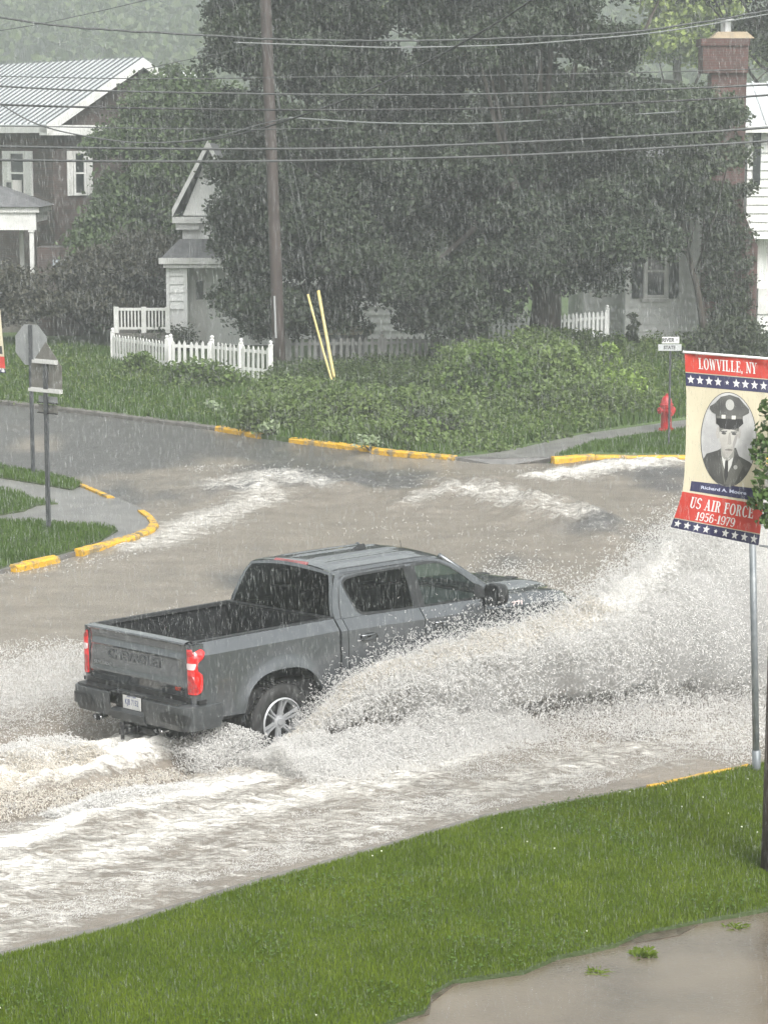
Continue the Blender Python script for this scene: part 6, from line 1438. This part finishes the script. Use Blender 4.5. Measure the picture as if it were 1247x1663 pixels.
def drops(P, s, r, stretch=1.8, dirs=None):
    n = len(P); d = unit(n, r) if dirs is None else dirs; u_ = np.cross(d, unit(n, r)); u_ /= np.linalg.norm(u_, axis=1)[:, None]+1e-9; w_ = np.cross(d, u_)
    s = np.asarray(s).reshape(-1, 1); e = stretch*(.6+.8*r.random((n, 1)))
    V = np.stack([P+d*s*e, P-d*s*e*.7+u_*s*.9, P-d*s*e*.7-u_*s*.45+w_*s*.8, P-d*s*e*.7-u_*s*.45-w_*s*.8], 1).reshape(-1, 3)
    b = np.arange(n)[:, None]*4; F_ = np.concatenate([b+np.array(t) for t in ((0, 1, 2), (0, 2, 3), (0, 3, 1), (1, 3, 2))])
    return V, F_
def chains(P, r, n=4, step=.022, vel=None):
    """turn seeds into short curling strings of water"""
    out = [P]; d = unit(len(P), r) if vel is None else vel+.6*unit(len(P), r); d /= np.linalg.norm(d, axis=1)[:, None]
    for k in range(n-1):
        d = d+.55*unit(len(P), r); d /= np.linalg.norm(d, axis=1)[:, None]; P = P+d*step*(.5+r.random((len(P), 1))); out.append(P)
    return np.concatenate(out)
def twn(a, b, z): return np.c_[TX+a*CT-b*ST, TY+a*ST+b*CT, z]
r = np.random.default_rng(71)
# crest of the near side sheet in truck coordinates: along a, outward y, height
CR = np.array([(-1.1, -1.12, .05), (-.6, -1.15, .13), (.0, -1.2, .42), (.6, -1.25, .83), (1.2, -1.30, 1.0), (1.9, -1.36, 1.10), (2.6, -1.42, 1.15), (3.4, -1.48, 1.24), (4.2, -1.55, 1.46), (4.8, -1.65, 1.70), (5.4, -1.75, 1.95), (6.1, -1.9, 2.1), (8.5, -2.2, 2.1)])
def crest(a): return np.interp(a, CR[:, 0], CR[:, 1]), np.interp(a, CR[:, 0], CR[:, 2])*np.interp(a, [0, 1, 4, 5.5], [.92, .92, .92, 1])
Vs, Fs, nb = [], [], 0
def put(V, F_, store):
    store[0].append(V); store[1].append(F_+store[2]); store[2] += len(V)
S1 = [[], [], 0]; S2 = [[], [], 0]
def sheet_pts(n, a0, a1, t0, t1, thick, wt=None, thr=None, pw=2.0):
    a = r.uniform(a0, a1, n*4); t = t0+(t1-t0)*r.random(n*4)**pw
    k = r.random(n*4) < (wt(a, t) if wt is not None else 1)
    if thr is not None: k &= fbm(a*2.6+t*1.5, t*5-a*.8, 4, 7) > thr-.25*(1-np.abs(t)) 
    a, t = a[k][:n], t[k][:n]; bc, h = crest(a); reach = (.40+.30*np.clip(a, 0, 6))*(.75+.7*r.random(len(a)))
    z = h*(1-np.clip(t, 0, 1)**1.7); b = bc-reach*t
    z = z*(1+.10*(fbm(a*3.3, t*2, 3, 12)-.5)*2)
    m = t < 0; b[m] = (bc+.30*(-t))[m]; z[m] = (h*(1+t))[m]           # inner rising wall from the wheels
    n = len(a); P = twn(a, b, z)+r.normal(size=(n, 3))*(thick*(.4+.6*np.clip(a, 0, 3)/3))[:, None]
    return P[P[:, 2] > .05]
# dense frothy crest
P = sheet_pts(60000, -.5, 6.0, -.9, .40, .050, pw=1.0, thr=.42); P = chains(P, r, 5, .012); put(*drops(P, (.0030+.0042*r.random(len(P))**2), r, 1.3), S1)
P = sheet_pts(36000, -.3, 4.0, -.80, .20, .04, pw=1.0); P = chains(P, r, 4, .011); put(*drops(P, .0055+.004*r.random(len(P)), r, 1.2), S2)
# continuous torn sheet of water under the drops
def water_sheet():
    na, nt_ = 420, 110; A_, T_ = np.meshgrid(np.linspace(-1.0, 6.2, na), np.linspace(-1.0, .55, nt_), indexing='ij'); a, t = A_.ravel(), T_.ravel(); bc, h = crest(a); reach = .40+.30*np.clip(a, 0, 6)
    z = np.where(t < 0, h*(1+t), h*(1-np.clip(t, 0, 1)**1.7)); b = np.where(t < 0, bc-.30*t, bc-reach*t)
    n1 = fbm(a*2.5, t*4, 4, 12)-.5; n2 = fbm(a*9, t*14, 4, 17)-.5; z = z*(1+.16*n1)+.10*n2*np.clip(a+1.2, .2, 1); b = b+.22*n1+.12*n2
    i = np.arange(na*nt_).reshape(na, nt_); th = np.exp(-((t+.12)/.42)**2)*np.clip((6.3-a)/2.2, 0, 1)*(.55+.9*fbm(a*1.5, t*3, 3, 19))*np.clip((a+.35)*1.6, 0, 1)
    m = spraymat('torn_water_sheet', (.92, .905, .87), .5); N = m.node_tree.nodes; L = m.node_tree.links; out = [q for q in N if q.type == 'OUTPUT_MATERIAL'][0]; src = out.inputs[0].links[0].from_socket
    at_ = N.new('ShaderNodeAttribute'); at_.attribute_name = 'thick'; tc = N.new('ShaderNodeTexCoord'); nz = N.new('ShaderNodeTexNoise'); nz.inputs['Scale'].default_value = 22; nz.inputs['Detail'].default_value = 6; nz.inputs['Roughness'].default_value = .75; L.new(tc.outputs['Object'], nz.inputs[0])
    ad = N.new('ShaderNodeMath'); ad.operation = 'ADD'; L.new(nz.outputs[0], ad.inputs[0]); L.new(at_.outputs['Fac'], ad.inputs[1]); mr = N.new('ShaderNodeMapRange'); mr.inputs[1].default_value = .86; mr.inputs[2].default_value = 1.08; L.new(ad.outputs[0], mr.inputs[0])
    tp = N.new('ShaderNodeBsdfTransparent'); mx = N.new('ShaderNodeMixShader'); L.new(mr.outputs[0], mx.inputs[0]); L.new(tp.outputs[0], mx.inputs[1]); L.new(src, mx.inputs[2]); L.new(mx.outputs[0], out.inputs[0])
    V = twn(a, b, np.maximum(z, .03)); o = npmesh('water_curtain', V, np.c_[i[:-1, :-1].ravel(), i[:-1, 1:].ravel(), i[1:, 1:].ravel(), i[1:, :-1].ravel()], m, smooth=True, attrs={'thick': th}); tag(o, kind='stuff')
water_sheet()
# falling curtain: sparser, lets the shaded water show
P = sheet_pts(9000, .3, 5.0, .25, 1.0, .09, pw=1.4, thr=.45); P = chains(P, r, 4, .014); put(*drops(P, .0040+.0045*r.random(len(P)), r, 1.3), S1)
# ragged flying drops above the crest
a = r.uniform(.0, 6.3, 14000); bc, h = crest(a); up_ = r.exponential(.08, len(a))
P = twn(a, bc+r.normal(size=len(a))*.14, h*.97+up_*(.6+.25*np.clip(a, 0, 4))); P = chains(P, r, 3, .012); put(*drops(P, .0035+.0045*r.random(len(P))**1.5, r, 1.4), S1)
# front cloud thrown ahead: fine drops
n = 200000; a = r.uniform(4.2, 9.5, n); q = r.random(n); b = -1.2-3.0*r.random(n)**1.2; bc, h = crest(a); z = h*(1-np.clip((-b-1.3)/3.6, 0, 1)**1.5)*(1-q**2.2*.98)
k = r.random(n) < (.45+.9*(fbm(a*1.2+b*.5, z*2.2+b, 4, 81)-.4))*np.clip((a-4.0)/1.2, .25, 1); P = twn(a, b, z)[k]; put(*drops(P, .0035+.005*r.random(len(P))**2.5, r, 1.8), S1)
# the peak plume
for (a0, b0, h0, n, sa, sz) in ((5.7, -1.8, 1.5, 26000, .38, .30), (6.4, -2.0, 1.7, 24000, .5, .35), (5.2, -1.9, 1.1, 22000, .38, .24), (4.5, -1.8, .9, 18000, .4, .18), (7.2, -2.2, 1.5, 16000, .8, .4)):
    P = twn(a0+r.normal(size=n)*sa, b0+r.normal(size=n)*.35, np.abs(h0+r.normal(size=n)*sz)); put(*drops(P, .0033+.0045*r.random(n)**2.5, r, 1.8), S1)
# drops low over the road on the near side
n = 60000; a = 9.5-6.5*r.random(n)**1.3; b = -1.8-2.6*r.random(n); z = .06+.5*r.exponential(.35, n)*np.clip(a/6, .2, 1); P = twn(a, b, z); put(*drops(P, .0045+.005*r.random(n)**2, r, 2.0), S1)
n = 22000; a = r.uniform(.6, 5, n); b = -1.7-1.5*r.random(n); P = twn(a, b, .06+.28*r.random(n)**1.6); put(*drops(P, .0035+.004*r.random(n)**2, r, 1.5), S1)
# rooster ridge between and behind the wheels
def ridge(n, a0, a1, b0, sb, h, store, s0=.0045, low=.25):
    a = r.uniform(a0, a1, n); b = b0+sb*r.normal(size=n); hh = h*np.clip(1.05+(a)*.10, .15, 1)*np.clip(-(a+.8)/1.2, low, 1)*np.exp(-((b-b0)/(1.5*sb))**2)*(.45+1.1*fbm(a*2.6, b*3.5, 4, 91))
    z = .06+hh*r.random(n)**.55; P = twn(a, b, z); P = chains(P, r, 4, .012); put(*drops(P, s0+.004*r.random(len(P)), r, 1.2), store)
ridge(60000, -6.5, -.9, 0, .40, .40, S2, .0055); ridge(16000, -4.5, -.9, .1, .38, .50, S1, .0045)
ridge(16000, -3.2, .1, -1.45, .16, .22, S1); ridge(10000, -1.2, .3, -1.15, .10, .18, S2)
ridge(70000, -.7, 2.6, -1.62, .42, .33, S1, .0033, low=1)
# wheel spray hanging behind the rear tyre
n = 9000; a = r.uniform(-1.2, -.35, n); P = twn(a, -.9+.2*r.normal(size=n), .1+.45*r.random(n)*(1-abs(a+.7))); put(*drops(P, .0045+.004*r.random(n), r), S1)
# far side mist thrown to the left of the truck
n = 50000; a = r.uniform(-5, 1.6, n); b = 1.1+1.9*r.random(n); z = .95*(1-((b-1.9)/1.4)**2*.6)*np.clip(1.0+a*.05, .3, 1)*r.random(n)**1.2*(.6+.8*fbm(a*1.3, b*2, 3, 99)); P = twn(a, b, z+.05); put(*drops(P, .004+.004*r.random(n)**2, r, 2.2), S1)
# froth granules floating on the wake
def granules(n, a0, a1, b0, b1, thr):
    a = r.uniform(a0, a1, n); b = r.uniform(b0, b1, n); k = fbm(a*1.3, b*3.2, 5, 111)+.25*(fbm(a*7, b*12, 3, 113)-.5) > thr; a, b = a[k], b[k]
    P = twn(a, b, .075+.05*r.random(len(a))); put(*drops(P, .0032+.0035*r.random(len(a))**2, r, 1.2), S1)
granules(260000, -8, 9.5, -4.0, -1.15, .50)
granules(60000, -8, -.8, -.8, .8, .42)
# small splash beyond the bonnet
n = 5000; P = twn(5.6+.35*r.normal(size=n), 1.3+.3*r.normal(size=n), .75+.22*r.normal(size=n)); put(*drops(P, .005+.004*r.random(n), r), S1)
# leaping drops along the rapids
for P_, w_, a_, h_ in STK:
    n = int(300*a_); L_ = [np.array(p) for p in P_]; seg = r.integers(0, len(L_)-1, n); t = r.random((n, 1)); A = np.array([L_[i] for i in seg]); B = np.array([L_[i+1] for i in seg]); P = A+(B-A)*t+r.normal(size=(n, 3))*np.array((.3, .5, 0))*w_; P[:, 2] = .08+h_*1.2*r.random(n); P = chains(P, r, 5, .012); put(*drops(P, .0035+.005*r.random(len(P)), r, 1.3), S1)
for st_, m_, nm in ((S1, SPR, 'water_spray'), (S2, SPRM, 'muddy_water_spray')):
    V = np.concatenate(st_[0]); F_ = np.concatenate(st_[1]); print(nm, len(V)//4)
    tag(npmesh(nm, V, F_, m_), kind='stuff')
# fine mist hanging in the plume and on the far side: real scattering volumes
def mist(name, pts, rad, dens):
    mb = MB(); P = []; Q = []
    for i in range(len(pts)-1):
        for k in range(6): t = k/6; P.append(np.array(pts[i])*(1-t)+np.array(pts[i+1])*t); Q.append((rad[i]*(1-t)+rad[i+1]*t)*(1+.12*math.sin(len(P)*1.9)))
    P.append(np.array(pts[-1])); Q.append(rad[-1]); mb.tube([tw(p[0], p[1], p[2]) for p in P], Q, 20); o = mb.build(name, smooth=True); tag(o, kind='stuff')
    m = bpy.data.materials.new(name); m.use_nodes = True; N = m.node_tree.nodes; N.clear(); q = N.new('ShaderNodeOutputMaterial'); v = N.new('ShaderNodeVolumePrincipled'); v.inputs['Color'].default_value = (.93, .92, .90, 1); v.inputs['Density'].default_value = dens; m.node_tree.links.new(v.outputs[0], q.inputs['Volume']); o.data.materials.append(m)
mist('spray_mist', [(.8, -1.5, .50), (2.0, -1.65, .62), (3.2, -1.8, .68), (4.2, -2.0, .80), (5.2, -2.3, .95), (6.3, -2.6, 1.05), (8.0, -3.0, 1.05), (10, -3.4, 1.0)], [.05, .22, .32, .45, .68, .85, .9, .7], 1.25)
mist('spray_mist', [(1.2, 2.0, .3), (-.5, 2.1, .42), (-2.5, 2.3, .42), (-6, 2.7, .35)], [.08, .42, .45, .3], .5)
# rain
def rain():
    r = np.random.default_rng(101); n = 95000
    y = 5+27*r.random(n)**.75; u = r.uniform(-30, 1280, n); v = r.uniform(-40, 1650, n)
    P = np.array([atd(a, b, c) for a, b, c in zip(u, v, y)]); P = P[P[:, 2] > .3]; n = len(P); y = P[:, 1]
    L_ = (.018+.055*r.random(n)**1.7)*np.clip(y/14, .6, 2); w_ = (.00045+.0008*r.random(n)**1.5)*np.clip(y/12, .6, 2.0); sl = np.array((.055, 0, -1.))
    d = sl+r.normal(size=(n, 3))*.03; a = P; b = P+d*L_[:, None]; x = np.array((1., 0, 0)); z = np.array((0, 1., 0))
    V = np.stack([a, (a+b)/2+x*w_[:, None], (a+b)/2-x*w_[:, None]*.5+z*w_[:, None]*.87, (a+b)/2-x*w_[:, None]*.5-z*w_[:, None]*.87, b], 1).reshape(-1, 3)
    k = np.arange(n)[:, None]*5; F_ = np.concatenate([k+np.array(t) for t in ((0, 1, 2), (0, 2, 3), (0, 3, 1), (4, 2, 1), (4, 3, 2), (4, 1, 3))])
    tag(npmesh('rain', V, F_, spraymat('rain_drops', (.82, .85, .85), .5, .20)), kind='stuff')
rain()
# ================================================================ rain haze
hz = MB().box(-700, 700, -30, 1500, -2, 260).build('haze'); tag(hz, kind='stuff')
hm = bpy.data.materials.new('rain_haze'); hm.use_nodes = True; N = hm.node_tree.nodes; N.clear(); o = N.new('ShaderNodeOutputMaterial'); v = N.new('ShaderNodeVolumePrincipled')
v.inputs['Color'].default_value = (.80, .85, .85, 1); v.inputs['Density'].default_value = .0020; v.inputs['Anisotropy'].default_value = .2
hm.node_tree.links.new(v.outputs[0], o.inputs['Volume']); hz.data.materials.append(hm)
